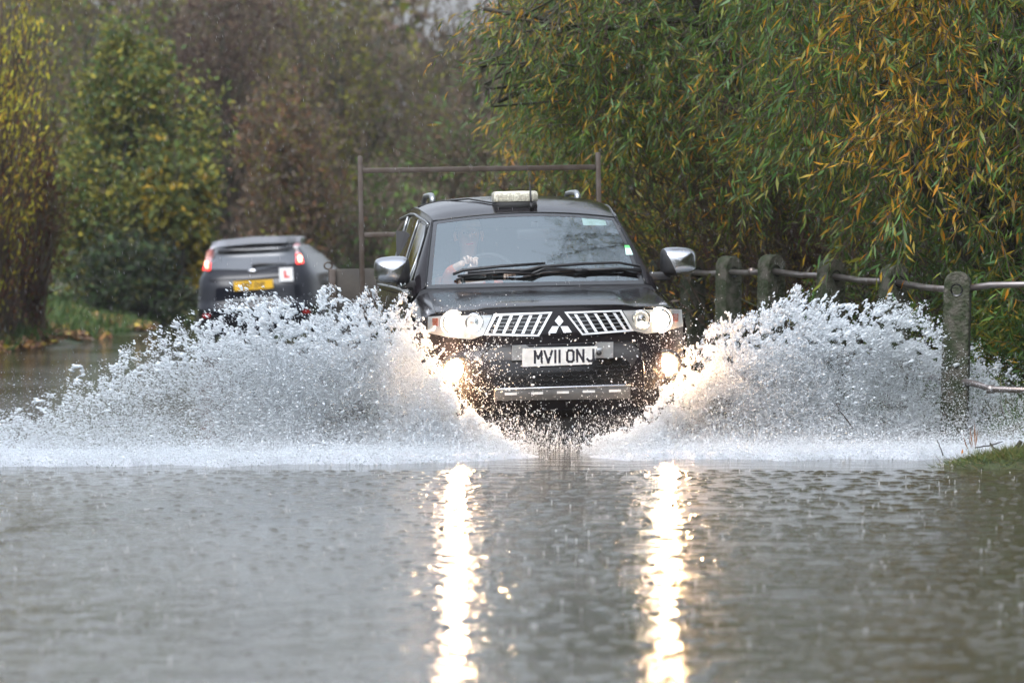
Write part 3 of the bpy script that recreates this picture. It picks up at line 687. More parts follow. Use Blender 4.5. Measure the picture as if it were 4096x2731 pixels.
jk = [((hx_, 2.30, .74), .17), ((hx_, 2.32, .96), .17), ((hx_, 2.30, 1.15), .165), ((hx_ - .19, 2.28, 1.16), .082), ((ex_ - .02, 2.08, 1.03), .070), ((ex_ + .01, 1.94, ez_), .058), ((gx - .045, 1.84, gz - .045), .042),
      ((hx_ + .19, 2.28, 1.16), .08), ((hx_ + .20, 2.05, .96), .066), ((swc.x + .17, 1.86, swc.z - .08), .045)]
skin_mesh('jacket', jk, [(0, 1), (1, 2), (2, 3), (3, 4), (4, 5), (5, 6), (2, 7), (7, 8), (8, 9)], MAT['orange'], dr)
tr_ = [((hx_, 2.30, .70), .15), ((hx_ - .10, 2.1, .70), .10), ((hx_ - .12, 1.75, .74), .085), ((hx_ - .12, 1.55, .52), .065), ((hx_ + .10, 2.1, .70), .10), ((hx_ + .12, 1.75, .74), .085), ((hx_ + .12, 1.55, .52), .065)]
skin_mesh('trousers', tr_, [(0, 1), (1, 2), (2, 3), (0, 4), (4, 5), (5, 6)], MAT['navy'], dr)
# hand on the wheel rim: palm and five curled fingers
for hxx, hzz, sg in ((gx, gz, 1), (swc.x + .165, swc.z + .02, -1)):
    P0 = Vector((hxx - sg * .02, 1.79, hzz - .01)); nd = [(P0, .03), (P0 + Vector((sg * .03, -.03, .025)), (.034, .022))]; ed = [(0, 1)]
    for k in range(4):
        a = P0 + Vector((sg * (.014 + .020 * k), -.045, .040 - .010 * k)); l = (.9, 1.0, .95, .78)[k]; i0 = len(nd)
        nd += [(a, .011), (a + Vector((sg * .004, -.030 * l, .006)), .010), (a + Vector((sg * .006, -.040 * l, -.020)), .009), (a + Vector((sg * .004, -.022 * l, -.036)), .008)]
        ed += [(1, i0), (i0, i0 + 1), (i0 + 1, i0 + 2), (i0 + 2, i0 + 3)]
    i0 = len(nd); a = P0 + Vector((sg * .05, -.01, .02))
    nd += [(a, .012), (a + Vector((sg * .028, -.022, .012)), .010), (a + Vector((sg * .042, -.040, .004)), .008)]; ed += [(0, i0), (i0, i0 + 1), (i0 + 1, i0 + 2)]
    skin_mesh('hand', nd, ed, MAT['skin'], dr, 1)
fc = MB()
TR = lambda p: TM @ Vector(p)
fc.tube([TR((hx_, 2.115, hz_ + .045)), TR((hx_, 2.085, hz_ + .015)), TR((hx_, 2.10, hz_ + .0))], [.010, .016, .012], 8); fc.build('nose', MAT['skin'], dr)
for sg in (-1, 1):
    e_ = MB(); e_.tube([TR((hx_ + sg * .032 - .012, 2.108, hz_ + .04)), TR((hx_ + sg * .032 + .012, 2.108, hz_ + .04))], .007, 6); e_.build('eye', MAT['ink'], dr)
    e_ = MB(); e_.tube([TR((hx_ + sg * .092, 2.19, hz_ + .05)), TR((hx_ + sg * .098, 2.20, hz_ + .02)), TR((hx_ + sg * .090, 2.19, hz_ - .01))], .012, 6); e_.build('ear', MAT['skin'], dr)
e_ = MB(); e_.tube([TR((hx_ - .025, 2.112, hz_ - .035)), TR((hx_ + .025, 2.112, hz_ - .035))], .006, 6); e_.build('mouth', MAT['red'], dr)
hr = MB(); rows = []
for i in range(8):
    ph = R(90 - i * 15); rows.append([TR((hx_ + .098 * math.cos(ph) * math.cos(a), 2.205 + .105 * math.cos(ph) * math.sin(a) + .01, hz_ + .055 + .115 * math.sin(ph) - (0.0 if math.sin(a) < 0 else .03 * (1 - math.sin(ph))))) for a in np.linspace(0, 2 * math.pi, 20, endpoint=False)])
rows = rows[:6]; hr.grid(rows, True); hr.build('hair', MAT['hair'], dr)

# ------------------------------------------------------------------ trailer with a tall ladder frame, towed behind
TO = Vector((-0.30, 36.75, -0.10)); TRm = Euler((0, R(-1.05), R(6.5))).to_matrix()
tl = empty('flatbed_trailer', TO, (0, R(-1.05), R(6.5))); tag(tl, 'flatbed trailer with tall steel ladder frame towed behind the pickup', 'trailer')
def tloc(px, py, b_): return Vector((lambda r: (r[0], b_, r[1]))(solve_local(px, py, b_, TO, TRm)))
LP_, RP_ = tloc(1440, 640, 0), tloc(2392, 625, 0)
h_ = .0195
for P_, nm in ((LP_, 'l'), (RP_, 'r')):
    m_ = MB(); m_.box((P_.x - h_, -h_, .55), (P_.x + h_, h_, P_.z + .03), .003); m_.build('frame_post', MAT['steel'], tl, auto=30)
for py in (683, 940, 1180):
    z = tloc(1500, py, 0).z; m_ = MB(); m_.box((LP_.x + h_ + .001, -.02, z - .021), (RP_.x - h_ - .001, .02, z + .021), .003); m_.build('frame_rail', MAT['steel'], tl, auto=30)
zt = tloc(1500, 1092, .3).z
bed = MB(); bed.box((LP_.x - .02, -.03, .62), (RP_.x + .02, 3.3, .72), .01); bed.build('trailer_bed', MAT['boards'], tl, auto=30)
bx = MB(); bx.box((LP_.x + .01, 3.24, .72), (RP_.x - .01, 3.28, zt + .02), .005); bx.build('tailboard', MAT['boards'], tl, auto=30)
for sx, X_ in ((-1, LP_.x), (1, RP_.x)):
    s_ = MB(); s_.box((X_ - .02, .04, .72), (X_ + .02, 3.2, zt - .28), .005); s_.build('side_board', MAT['boards'], tl, auto=30)
    s_ = MB(); s_.box((X_ + sx * .06 - .05, .25, zt - .30), (X_ + sx * .06 + .05, 3.1, zt - .22), .01); s_.build('rub_rail', MAT['boards'], tl, auto=30)
    s_ = MB(); s_.box((X_ - .03, 3.2, .6), (X_ + .03, 3.3, zt + .02), .008); s_.build('corner_post', MAT['steel'], tl, auto=30)
    l_ = MB(); l_.tube([Vector((X_ - .035 + .035 * math.cos(a), 3.22, zt + .05 + .030 * math.sin(a))) for a in np.linspace(0, 2 * math.pi, 14)], .008, 6, False); l_.build('latch_ring', MAT['steel'], tl)
    for yy in (1.3, 2.15):
        Mw = Matrix.Translation(Vector((X_ - sx * .02, yy, .33))) @ Matrix.Rotation(R(90), 4, 'Z')
        t_ = MB(); t_.lathe([(.0, -.08), (.18, -.09), (.28, -.08), (.30, 0), (.28, .08), (.18, .09), (0, .08)], 24, Mw); t_.build('wheel', MAT['rubber'], tl)
db = MB(); db.tube([Vector((-.3, 0, .5)), Vector((0, -1.5, .5)), Vector((.3, 0, .5))], .035, 6); db.build('drawbar', MAT['steel'], tl)

# ------------------------------------------------------------------ the small hatchback driving away
HO = Vector((-3.70, 65.3, -0.14)); HR_ = Euler((0, R(-2.4), R(-7.0))).to_matrix()
hb = empty('hatchback_car', HO, (0, R(-2.4), R(-7.0))); tag(hb, 'dark hatchback with red learner plate driving away through the water', 'car')
def hl_(px, py, b_): return (lambda r: Vector((r[0], b_, r[1])))(solve_local(px, py, b_, HO, HR_))
def hsec(z):      # half width and tail shape at height z
    return float(np.interp(z, [.2, .45, .7, .95, 1.05, 1.38, 1.46, 1.50], [.84, .89, .91, .88, .86, .66, .60, .50]))
def htail(z): return float(np.interp(z, [.2, .4, .5, .62, .68, .9, 1.05, 1.36, 1.44, 1.50], [.10, .03, .0, .0, .07, .10, .16, .42, .40, .55]))
hm = MB(); rows = []
zs_ = np.linspace(.2, 1.50, 34)
for z in zs_:
    w_ = hsec(z); L = float(np.interp(z, [.2, .7, .9, 1.0, 1.2, 1.4, 1.5], [4.2, 4.25, 4.1, 3.6, 2.9, 2.4, 1.9])); y0 = htail(z); ring = []
    for k in range(64):
        a = 2 * math.pi * k / 64; ca, sa = math.cos(a), math.sin(a); e = .36 if z < 1.3 else .45
        ring.append(Vector((w_ * (abs(ca) ** e) * (1 if ca > 0 else -1), (y0 + L) / 2 - (L - y0) / 2 * (abs(sa) ** .30) * (1 if sa > 0 else -1), z)))
    rows.append(ring)
hm.grid(rows, True); k0 = len(hm.v); 
hm.f.append(tuple((len(zs_) - 1) * 64 + i for i in range(64)))
hm.build('body', MAT['paint2'], hb)
def hfas(px, py, off=0.0):
    b_ = .1
    for _ in range(8):
        v_ = hl_(px, py, b_ - off); w_ = hsec(v_.z); q = min(.999, abs(v_.x) / w_); L = float(np.interp(v_.z, [.2, .7, .9, 1.0, 1.2, 1.4, 1.5], [4.2, 4.25, 4.1, 3.6, 2.9, 2.4, 1.9])); ca = q ** (1 / (.36 if v_.z < 1.3 else .45)); b_ = htail(v_.z) + (L - htail(v_.z)) / 2 * (1 - (1 - ca * ca) ** .15)
    return Vector((v_.x, b_ - off, v_.z))
def c2(l): return [(700 + u * .31891, 860 + v * .31891) for u, v in l]
rg = patch(c2([(470, 440), (560, 395), (1000, 362), (1500, 345)]), c2([(440, 680), (1000, 690), (1520, 600)]), 20, 10, .012, .02, fn=hfas).build('rear_window', MAT['rearglass'], hb)
patch(c2([(480, 440), (560, 400), (1000, 362), (1450, 352), (1500, 375)]), c2([(490, 475), (560, 495), (1000, 468), (1430, 440), (1500, 410)]), 20, 4, .020, .01, fn=hfas).build('rear_window_band', MAT['gloss'], rg)
sp = patch(c2([(470, 345), (560, 318), (1000, 270), (1500, 262), (1580, 275)]), c2([(440, 430), (560, 395), (1000, 358), (1500, 342), (1560, 350)]), 20, 4, .10, .35, fn=hfas).build('spoiler', M('sky_sheen_paint', (0.30, 0.31, 0.34), .3, .1, coat=.5), hb)  # spoiler of the black car coloured pale for the sky reflected in it
for up, lo, hot, top in (
    ([(420, 435), (472, 425)], [(345, 690), (440, 695)], [(392, 620)], [(405, 500)]),
    ([(1508, 350), (1565, 350)], [(1520, 612), (1615, 605)], [(1567, 540)], [(1545, 420)])):
    tlm = patch(c2(up), c2(lo), 4, 8, .028, .03, fn=hfas).build('tail_light', MAT['pinklens'], hb); mid = [((a[0] + b_[0]) / 2 + (b_[0] - a[0]) * .03, (a[1] + b_[1]) / 2 + (b_[1] - a[1]) * .03) for a, b_ in zip(up, lo)]; patch(c2(mid), c2(lo), 4, 4, .031, .004, fn=hfas).build('lit_lens', MAT['tail_on'], tlm)
    (u, v) = hot[0]; patch(c2([(u - 18, v - 38), (u + 20, v - 38)]), c2([(u - 20, v + 45), (u + 22, v + 45)]), 3, 4, .036, .004, fn=hfas).build('lit_bulb', MAT['tail_hot'], tlm)
    (u, v) = top[0]; patch(c2([(u - 6, v - 40), (u + 28, v - 42)]), c2([(u - 22, v + 40), (u + 30, v + 40)]), 3, 4, .033, .004, fn=hfas).build('reversing_lens', MAT['whiteplate'], tlm)
P_ = c2([(735, 835), (1225, 805), (1232, 915), (745, 952)]); bq = min(hfas(*p, .02).y for p in P_)
hp = MB(); hp.prism([(lambda t: (t.x, t.z))(hl_(*p, bq - .01)) for p in P_], bq - .012, bq - .002); hp = hp.build('number_plate', MAT['yellowplate'], hb, smooth=False)
tc_ = hl_(*c2([(985, 880)])[0], bq); a0, a1 = hl_(*P_[0], bq), hl_(*P_[1], bq)
text('plate_lettering', 'EJ07 ZHP', .10, MAT['ink'], hp, (tc_.x, bq - .0125, tc_.z), (R(90), -math.atan2(a1.z - a0.z, a1.x - a0.x), 0), .84, .002)
P_ = c2([(1305, 662), (1475, 655), (1485, 828), (1315, 835)]); bq = min(hfas(*p, .02).y for p in P_)
lp = MB(); lp.prism([(lambda t: (t.x, t.z))(hl_(*p, bq)) for p in P_], bq - .004, bq + .002); lp = lp.build('learner_plate', MAT['white'], hb, smooth=False)
tc_ = hl_(*c2([(1396, 748)])[0], bq - .004); text('learner_letter', 'L', .125, MAT['red'], lp, (tc_.x, bq - .005, tc_.z), (R(90), R(-3), 0), 1.15, .009)
ov = MB(); c_ = hfas(*c2([(968, 705)])[0], .03); ov.lathe([(.0, -.004), (.02, -.004), (.024, .004)], 20, Matrix.Translation(c_) @ Matrix.Diagonal((2.6, 1, 1.1, 1))); ov.build('oval_badge', MAT['chrome'], hb)
wp = MB(); wp.tube([hfas(*p, .05) for p in c2([(965, 640), (1050, 620), (1200, 612), (1400, 605)])], [.03, .025, .014, .008], 6); wp.build('rear_wiper', MAT['black'], hb)
bz = MB(); bz.tube([hfas(*p, .02) for p in c2([(300, 1040), (700, 1075), (1200, 1040), (1700, 990)])], .012, 6); bz.build('bumper_crease', MAT['satin'], hb)
bz = MB(); bz.tube([hfas(*p, .02) for p in c2([(430, 820), (900, 805), (1320, 770)])], .010, 6); bz.build('tailgate_crease', MAT['black'], hb)
for c in ((395, 1265), (1650, 1210)):
    u, v = c; patch(c2([(u - 45, v - 22), (u + 45, v - 25)]), c2([(u - 45, v + 22), (u + 45, v + 20)]), 3, 2, .02, .01, fn=hfas).build('reflector', MAT['redlens'], hb)
for sx in (-1, 1):
    mx_ = MB(); mx_.box((sx * 1.0 - .11, 2.75, .93), (sx * 1.0 + .11, 2.90, 1.07), .03); mx_.box((min(sx * .8, sx * .95), 2.80, .93), (max(sx * .8, sx * .95), 2.86, .97), .01); mo = mx_.build('door_mirror', MAT['paint2'], hb)
    mg = MB(); mg.box((sx * 1.0 - .09, 2.742, .945), (sx * 1.0 + .09, 2.748, 1.055)); mg.build('mirror_glass', M('mirror_glass', (.62, .68, .72), .25, .8), mo)
    sw = MB(); rr = []
    for v in np.linspace(.12, .9, 6):
        z = 1.02 + .36 * v; rr.append([Vector((sx * (hsec(z) * (1.0 - .015 * ((y - 1.8) / 1.2) ** 2) + .004), y, z)) for y in np.linspace(.75 + .25 * v, 3.0 - .9 * v, 12)])
    sw.grid(rr); sw.build('side_window', MAT['dimglass'], hb)
    for yy in (.85, 3.45):
        Mw = Matrix.Translation(Vector((sx * .82, yy, .31))) @ Matrix.Rotation(R(90), 4, 'Z')
        t_ = MB(); t_.lathe([(.0, -.09), (.2, -.10), (.3, -.09), (.315, 0), (.3, .09), (.2, .10), (0, .09)], 24, Mw); t_.build('wheel', MAT['rubber'], hb)

# ------------------------------------------------------------------ concrete post and pipe fence
fn = empty('pipe_fence', (2.8, 36, 0)); tag(fn, 'mossy concrete post fence with two grey pipe rails beside the flooded road', 'fence')
FP = [(3833, 1085, 33.0, 2.5), (3578, 1056, 34.3, 2), (3326, 1035, 35.7, 2), (3086, 1018, 37.2, 2), (2916, 1024, 38.9, 1.5), (2772, 1030, 40.9, 1.5), (2640, 1036, 43.2, 1)]
tops = []
for i, (px, py, Y, lean) in enumerate(FP):
    p = at(px, py, Y); tops.append(p)
    mb = MB(); w2 = .094; poly = [(-w2 * 1.08, -1.7), (w2 * 1.08, -1.7)] + [(w2 * math.cos(a), -w2 + w2 * math.sin(a)) for a in np.linspace(0, math.pi, 13)]
    mb.prism(poly, -.07, .07); o = mb.build('post', MAT['concrete'], fn, smooth=False, auto=30)
    bv = o.modifiers.new('b', 'BEVEL'); bv.width = .012; bv.segments = 2; bv.limit_method = 'ANGLE'
    o.location = p - Vector(fn.location); o.rotation_euler = (R(random.uniform(-1, 1)), R(lean * .6), R((-12, 28, 32, 35, 38, 40, 40)[i]))
    k = MB(); k.lathe([(.045, -.002), (.030, .004), (.0, .006)], 16)
    q = k.build('pipe_socket', MAT['gloss'], o); q.location = (.0, -.072, -.135)
def rail(pts, name='rail', rad=.0245):
    m_ = MB(); m_.tube([p - Vector(fn.location) for p in pts], rad, 10); return m_.build(name, MAT['pipe'], fn)
dz = .135
rp = [t + Vector((0, -.0, -dz)) for t in tops]
rail([at(4500, 1139, 32.6), at(4096, 1138, 32.75), at(3960, 1140, 32.9), rp[0]])
for a, b_ in zip(rp, rp[1:]): rail([a, a.lerp(b_, .5) + Vector((0, 0, -.012)), b_])
lowr = [t + Vector((0, 0, -.80)) for t in tops]
rail([at(4500, 1563, 32.5), at(4096, 1560, 32.65), at(3970, 1556, 32.75), at(3900, 1535, 32.85), at(3820, 1518, 33)])
for a, b_ in zip(lowr, lowr[1:]): rail([a, b_])
for p, d in ((at(3962, 1556, 32.76), (1, -.1, 0)), (rp[4].lerp(rp[3], .55), (rp[3] - rp[4]).normalized())):
    m_ = MB(); d = Vector(d).normalized(); q = p - Vector(fn.location); m_.tube([q - d * .03, q + d * .03], .032, 12); m_.build('rail_collar', MAT['pipe'], fn)
# ------------------------------------------------------------------ vegetation
def pal(cols, wts, n, rg, sd=.22):
    c = np.array(cols)[rg.choice(len(cols), n, p=np.array(wts) / sum(wts))]
    return np.clip(c * (1 + rg.normal(0, sd, (n, 1))) * (1 + rg.normal(0, .06, (n, 3))), .004, .9)
GREEN = [(0.105, 0.185, 0.030), (0.105, 0.200, 0.065), (0.065, 0.130, 0.022), (0.20, 0.24, 0.035)]
OLIVE = [(0.19, 0.19, 0.025), (0.14, 0.15, 0.03), (0.24, 0.21, 0.025)]
YELLOW = [(0.46, 0.29, 0.03), (0.55, 0.30, 0.025), (0.38, 0.28, 0.05), (0.52, 0.22, 0.02)]
BROWN = [(0.11, 0.075, 0.055), (0.095, 0.068, 0.052), (0.13, 0.085, 0.055), (0.08, 0.07, 0.045)]
RUST = [(0.17, 0.085, 0.045), (0.14, 0.080, 0.045)]
def limb(mb, a, b_, r0, r1, rg, bend=.12, n=7, sides=6):
    a, b_ = np.array(a, float), np.array(b_, float); L = np.linalg.norm(b_ - a); off = rg.normal(0, bend * L, 3); pts = []
    for i in range(n + 1):
        t = i / n; pts.append(a * (1 - t) + b_ * t + off * math.sin(math.pi * t) * .5 + rg.normal(0, .012 * L, 3) * (0 < i < n))
    mb.tube(pts, [r0 + (r1 - r0) * (i / n) for i in range(n + 1)], sides); return pts
def twigs_mesh(name, P0, P1, rad, mat, parent, sag=.06):
    """many thin three-sided twigs as one mesh; P0, P1 (N,3)"""
    n = len(P0); P0 = np.asarray(P0); P1 = np.asarray(P1); d = P1 - P0; L = np.linalg.norm(d, axis=1, keepdims=True)
    u = unit(np.cross(d, np.array([[.3, .2, 1.0]]))); w_ = unit(np.cross(d, u)); V = []
    for t, k in ((0, 1.0), (.5, .7), (1, .25)):
        c = P0 + d * t; c[:, 2] += (L[:, 0] * sag) * 4 * t * (1 - t)
        for a in (0, 2.09, 4.19): V.append(c + (u * math.cos(a) + w_ * math.sin(a)) * rad[:, None] * k)
    V = np.stack(V, 1).reshape(-1, 3); base = np.arange(n)[:, None] * 9; fs = []
    for s in (0, 3):
        for k in range(3):
            fs.append(base + np.array([[s + k, s + (k + 1) % 3, s + 3 + (k + 1) % 3, s + 3 + k]]))
    return fast_mesh(name, V, np.concatenate(fs), 4, mat, parent)
def plant(name, label, cat, base, group=None):
    o = empty(name, base); return tag(o, label, cat, group)
def rel(o, v): return np.asarray(v) - np.array(o.location)

def willow(name, label, base, sample, yellow, n_tw, seed, limbs, leaf_l=(.085, .13), tw_l=(.35, .75), nl=13, dirf=None, wid=.125):
    rg = np.random.default_rng(seed); o = plant(name, label, 'tree', base)
    mb = MB()
    for a, b_, r0, r1 in limbs:
        mb.v, off = mb.v, None; limb(mb, rel(o, a), rel(o, b_), r0, r1, rg)
    mb.build('trunk', MAT['bark'], o)
    S0, S1 = [], []; tips = sample(90, np.random.default_rng(seed + 500))
    for k, e in enumerate(tips):
        a, b_ = np.array(limbs[k % len(limbs)][0], float), np.array(limbs[k % len(limbs)][1], float); t = rg.uniform(.3, 1); p = a * (1 - t) + b_ * t; prev = p
        for q in range(1, 6):
            c = p * (1 - q / 5) + e * q / 5 + np.array([0, 0, .25 * math.sin(math.pi * q / 5)]) + rg.normal(0, .03, 3); S0.append(prev); S1.append(c); prev = c
    twigs_mesh('boughs', rel(o, S0), rel(o, S1), np.tile([.014, .012, .010, .007, .005], 90), MAT['bark'], o, sag=.0)
    P = sample(n_tw, rg); n = len(P)
    d = dirf(P, rg) if dirf else unit(np.stack([rg.normal(-.15, .6, n), rg.normal(-.25, .5, n), rg.normal(-.60, .50, n)], 1))
    L = rg.uniform(*tw_l, n)
    end = P + d * L[:, None]; end[:, 2] -= .10 * L
    twigs_mesh('twigs', rel(o, P), rel(o, end), rg.uniform(.003, .006, n), MAT['twig'], o)
    t = np.tile(np.linspace(.12, 1.0, nl), (n, 1)) + rg.normal(0, .015, (n, nl)); k = n * nl
    tt = t.reshape(-1, 1); PP = np.repeat(P, nl, 0); DD = np.repeat(d, nl, 0); LL = np.repeat(L, nl)[:, None]
    pos = PP + DD * LL * tt; pos[:, 2] += (LL * (.24 * tt * (1 - tt) - .10 * tt ** 2))[:, 0]
    side = unit(np.cross(DD, rg.normal(size=(k, 3))))
    ld = unit(DD * .75 + side * rg.uniform(.35, .9, (k, 1)) + np.array([[0, 0, -.45]]))
    keep = rg.random(k) < .93
    ln = rg.uniform(*leaf_l, k); V, Fc = leaves(pos[keep], ld[keep], ln[keep], ln[keep] * rg.uniform(wid * .75, wid * 1.25, keep.sum()), rg)
    yw = np.repeat(yellow(P), nl)[keep]; m = keep.sum(); r_ = rg.random(m)
    col = np.where((r_ < yw)[:, None], pal(YELLOW, [4, 3, 3, 2], m, rg, .18), np.where((r_ < yw + .16)[:, None], pal(OLIVE, [1, 1, 1], m, rg), pal(GREEN, [4, 3, 3, 1], m, rg)))
    fast_mesh('crown', rel(o, V), Fc, 4, MAT['leaf'], o, tone=np.repeat(col, 4, 0))
    return o
def pxs(P): return 2048 + P[:, 0] / P[:, 1] * F, HOR + (CAMZ - P[:, 2]) / P[:, 1] * F
def box_sample(x0, x1, y0, y1, z0, z1, keepf, n, rg):
    out = []; c = 0
    while c < n:
        P = np.stack([rg.uniform(x0, x1, 4000), rg.uniform(y0, y1, 4000), rg.uniform(z0, z1, 4000)], 1); P = P[keepf(P, rg)]; out.append(P); c += len(P)
    return np.concatenate(out)[:n]
# --- near willow on the right, its upper leaves turned yellow
def kA(P, rg):
    x, y = P[:, 0], P[:, 2]; cl = fbm(P * np.array([[1, 1, .8]]), .95)
    left = 2.25 + .9 * np.clip((2.3 - y) / 1.5, 0, 1) - .55 * np.clip((y - 2.1) / 1.2, 0, 1.6) + (fbm(P, .7) - .5) * 1.6
    low = .95 + (fbm(P, 1.4) - .5) * .9 - .55 * (x > 3.55)
    return (x > left) & (y > low) & (cl > .525) & ~((P[:, 1] < 34.2) & (y < 1.5) & (x < 3.7))
def yA(P):
    px, py = pxs(P); a = np.clip((px - 3180) / 420, 0, 1) * np.clip((980 - py) / 480, 0, 1); q = fbm(P + 7, .8)
    return np.clip(a * .70 * np.clip((q - .42) / .16, 0, 1) + .02 + .10 * (q > .62), 0, .9)
willow('willow_tree', 'near willow at the right edge with drooping yellow and orange leaves above green ones', (4.3, 36.4, 0),
       lambda n, rg: box_sample(1.7, 6.2, 33.6, 38.4, .5, 5.2, kA, n, rg), yA, 3900, 21,
       [((4.3, 36.4, -.2), (3.7, 36.0, 2.6), .10, .06), ((3.7, 36.0, 2.6), (3.1, 35.4, 5.6), .06, .03), ((4.3, 36.4, 0), (5.1, 36.2, 5), .09, .04), ((4.1, 36.3, .6), (2.8, 35.6, 2.6), .05, .02),
        ((3.7, 36.0, 2.4), (4.4, 35.2, 3.6), .04, .015), ((3.9, 36.1, 1.5), (3.3, 35.2, 1.9), .03, .012), ((3.4, 35.8, 3.9), (2.2, 35.2, 4.3), .03, .012)], leaf_l=(.09, .15), wid=.15, nl=11)
# upper, mostly out of the picture: the bough over the road that the windscreen mirrors
def kTop(P, rg):
    return (fbm(P, .9) > .53) & (P[:, 0] > .9 + (fbm(P, .6) - .5) * 2)
rgT = np.random.default_rng(3)
willow('willow_tree', 'tall willow whose bare upper boughs lean over the road above the pickup', (4.9, 37.6, 0),
       lambda n, rg: box_sample(.8, 6.8, 32.6, 38.6, 4.9, 9.4, kTop, n, rg), lambda P: np.full(len(P), .2), 2000, 22,
       [((4.9, 37.6, -.2), (4.2, 37.0, 4.6), .13, .09), ((4.2, 37.0, 4.6), (2.2, 35.4, 7.6), .08, .03), ((3.4, 36.4, 5.8), (1.0, 34.4, 6.4), .05, .015), ((2.8, 35.8, 6.8), (.9, 33.4, 8.2), .04, .012), ((3.8, 36.7, 5.0), (3.4, 34.4, 8.8), .05, .02)], nl=9)
# --- green willow in the middle
def kB(P, rg):
    px, py = pxs(P); edge = 2010 + 230 * np.clip((py - 150) / 400, 0, 1.0) + (fbm(P, .8) - .5) * 420
    low = 560 + 160 * (px > 2900) + (fbm(P + 3, .7) - .5) * 620
    return (px > edge) & (py < low) & (fbm(P, .95) > .475)
willow('willow_tree', 'green willow with slender leaves reaching over the road behind the pickup', (3.1, 42.6, 0),
       lambda n, rg: box_sample(-.3, 4.6, 39.5, 43.5, 1.6, 5.0, kB, n, rg), lambda P: np.clip((fbm(P + 9, .7) - .50) * 2.0, .03, .40), 4600, 31,
       [((3.1, 42.6, -.2), (2.3, 41.6, 2.2), .12, .08), ((2.3, 41.6, 2.2), (1.6, 40.6, 3.6), .08, .05), ((1.6, 40.6, 3.6), (.6, 40.2, 4.6), .05, .02), ((2.6, 41.9, 1.4), (3.0, 41.2, 4.8), .07, .03),
        ((1.7, 40.8, 3.3), (.1, 40.0, 3.2), .035, .012), ((2.2, 41.4, 2.3), (.8, 40.4, 2.7), .035, .012), ((.9, 40.4, 3.0), (-.25, 40.4, 3.42), .03, .022), ((.4, 40.2, 2.9), (-.18, 40.2, 2.55), .012, .005), ((-.18, 40.2, 2.55), (-.30, 40.2, 2.95), .007, .003)], leaf_l=(.09, .13))
# --- olive and yellow bush behind
def kC(P, rg):
    px, py = pxs(P); edge = 2110 + 120 * np.clip((py - 600) / 250, 0, 1.5) + (fbm(P, .7) - .5) * 330
    return (px > edge) & (fbm(P, .8) > .47) & (px < 3500)
willow('willow_tree', 'olive and yellow bushy willow standing behind the ladder frame', (2.6, 50.5, 0),
       lambda n, rg: box_sample(-.2, 4.2, 46.5, 51.0, .1, 4.6, kC, n, rg), lambda P: np.clip((fbm(P + 2, .9) - .42) * 2.2, .10, .5), 3800, 41,
       [((2.6, 50.5, -.2), (1.9, 49.6, 2.4), .09, .05), ((1.9, 49.6, 2.4), (.8, 48.0, 4.2), .05, .02), ((2.7, 50.3, .3), (3.0, 49.5, 4.5), .07, .03)], leaf_l=(.10, .15), nl=11)
# --- leafless red-brown thicket between them
rg = np.random.default_rng(51)
th = plant('thicket_shrub', 'leafless reddish brown thicket of arching stems behind the fence posts', 'shrub', (2.9, 41.5, 0))
nS = 150; a0 = np.stack([rg.uniform(1.9, 4.0, nS), rg.uniform(40.2, 43.2, nS), np.zeros(nS)], 1)
tip = a0 + np.stack([rg.normal(-.85, .6, nS), rg.normal(-.3, .3, nS), rg.uniform(1.2, 2.9, nS)], 1)
segs0, segs1, rr = [], [], []
for i in range(nS):
    prev = a0[i]; 
    for k in range(1, 7):
        t = k / 6; p = a0[i] * (1 - t) + tip[i] * t; p = p + np.array([-.25 * math.sin(math.pi * t) * .3, 0, .35 * math.sin(math.pi * t)]); segs0.append(prev); segs1.append(p); rr.append(.014 * (1.1 - t))
        if k > 1:
            for _ in range(3):
                e = p + rg.normal(0, .2, 3) + (tip[i] - a0[i]) * .12; segs0.append(p); segs1.append(e); rr.append(.0045)
        prev = p
twigs_mesh('stems', rel(th, segs0), rel(th, segs1), np.array(rr), MAT['twig'], th, sag=.01)
nlv = 5200; P = tip[rg.integers(0, nS, nlv)] * .55 + a0[rg.integers(0, nS, nlv)] * .45 + rg.normal(0, .35, (nlv, 3)); P[:, 2] = np.abs(P[:, 2])
ln = rg.uniform(.06, .11, nlv); V, Fc = leaves(P, rg.normal(size=(nlv, 3)) + [0, 0, -.4], ln, ln * .2, rg)
r_ = rg.random(nlv); col = np.where((r_ < .16)[:, None], pal(YELLOW, [1, 1, 1, 1], nlv, rg), np.where((r_ < .6)[:, None], pal(OLIVE, [1, 1, 1], nlv, rg), pal(BROWN, [1, 1, 1, 1], nlv, rg)))
fast_mesh('leaves', rel(th, V), Fc, 4, MAT['leaf'], th, tone=np.repeat(col, 4, 0))
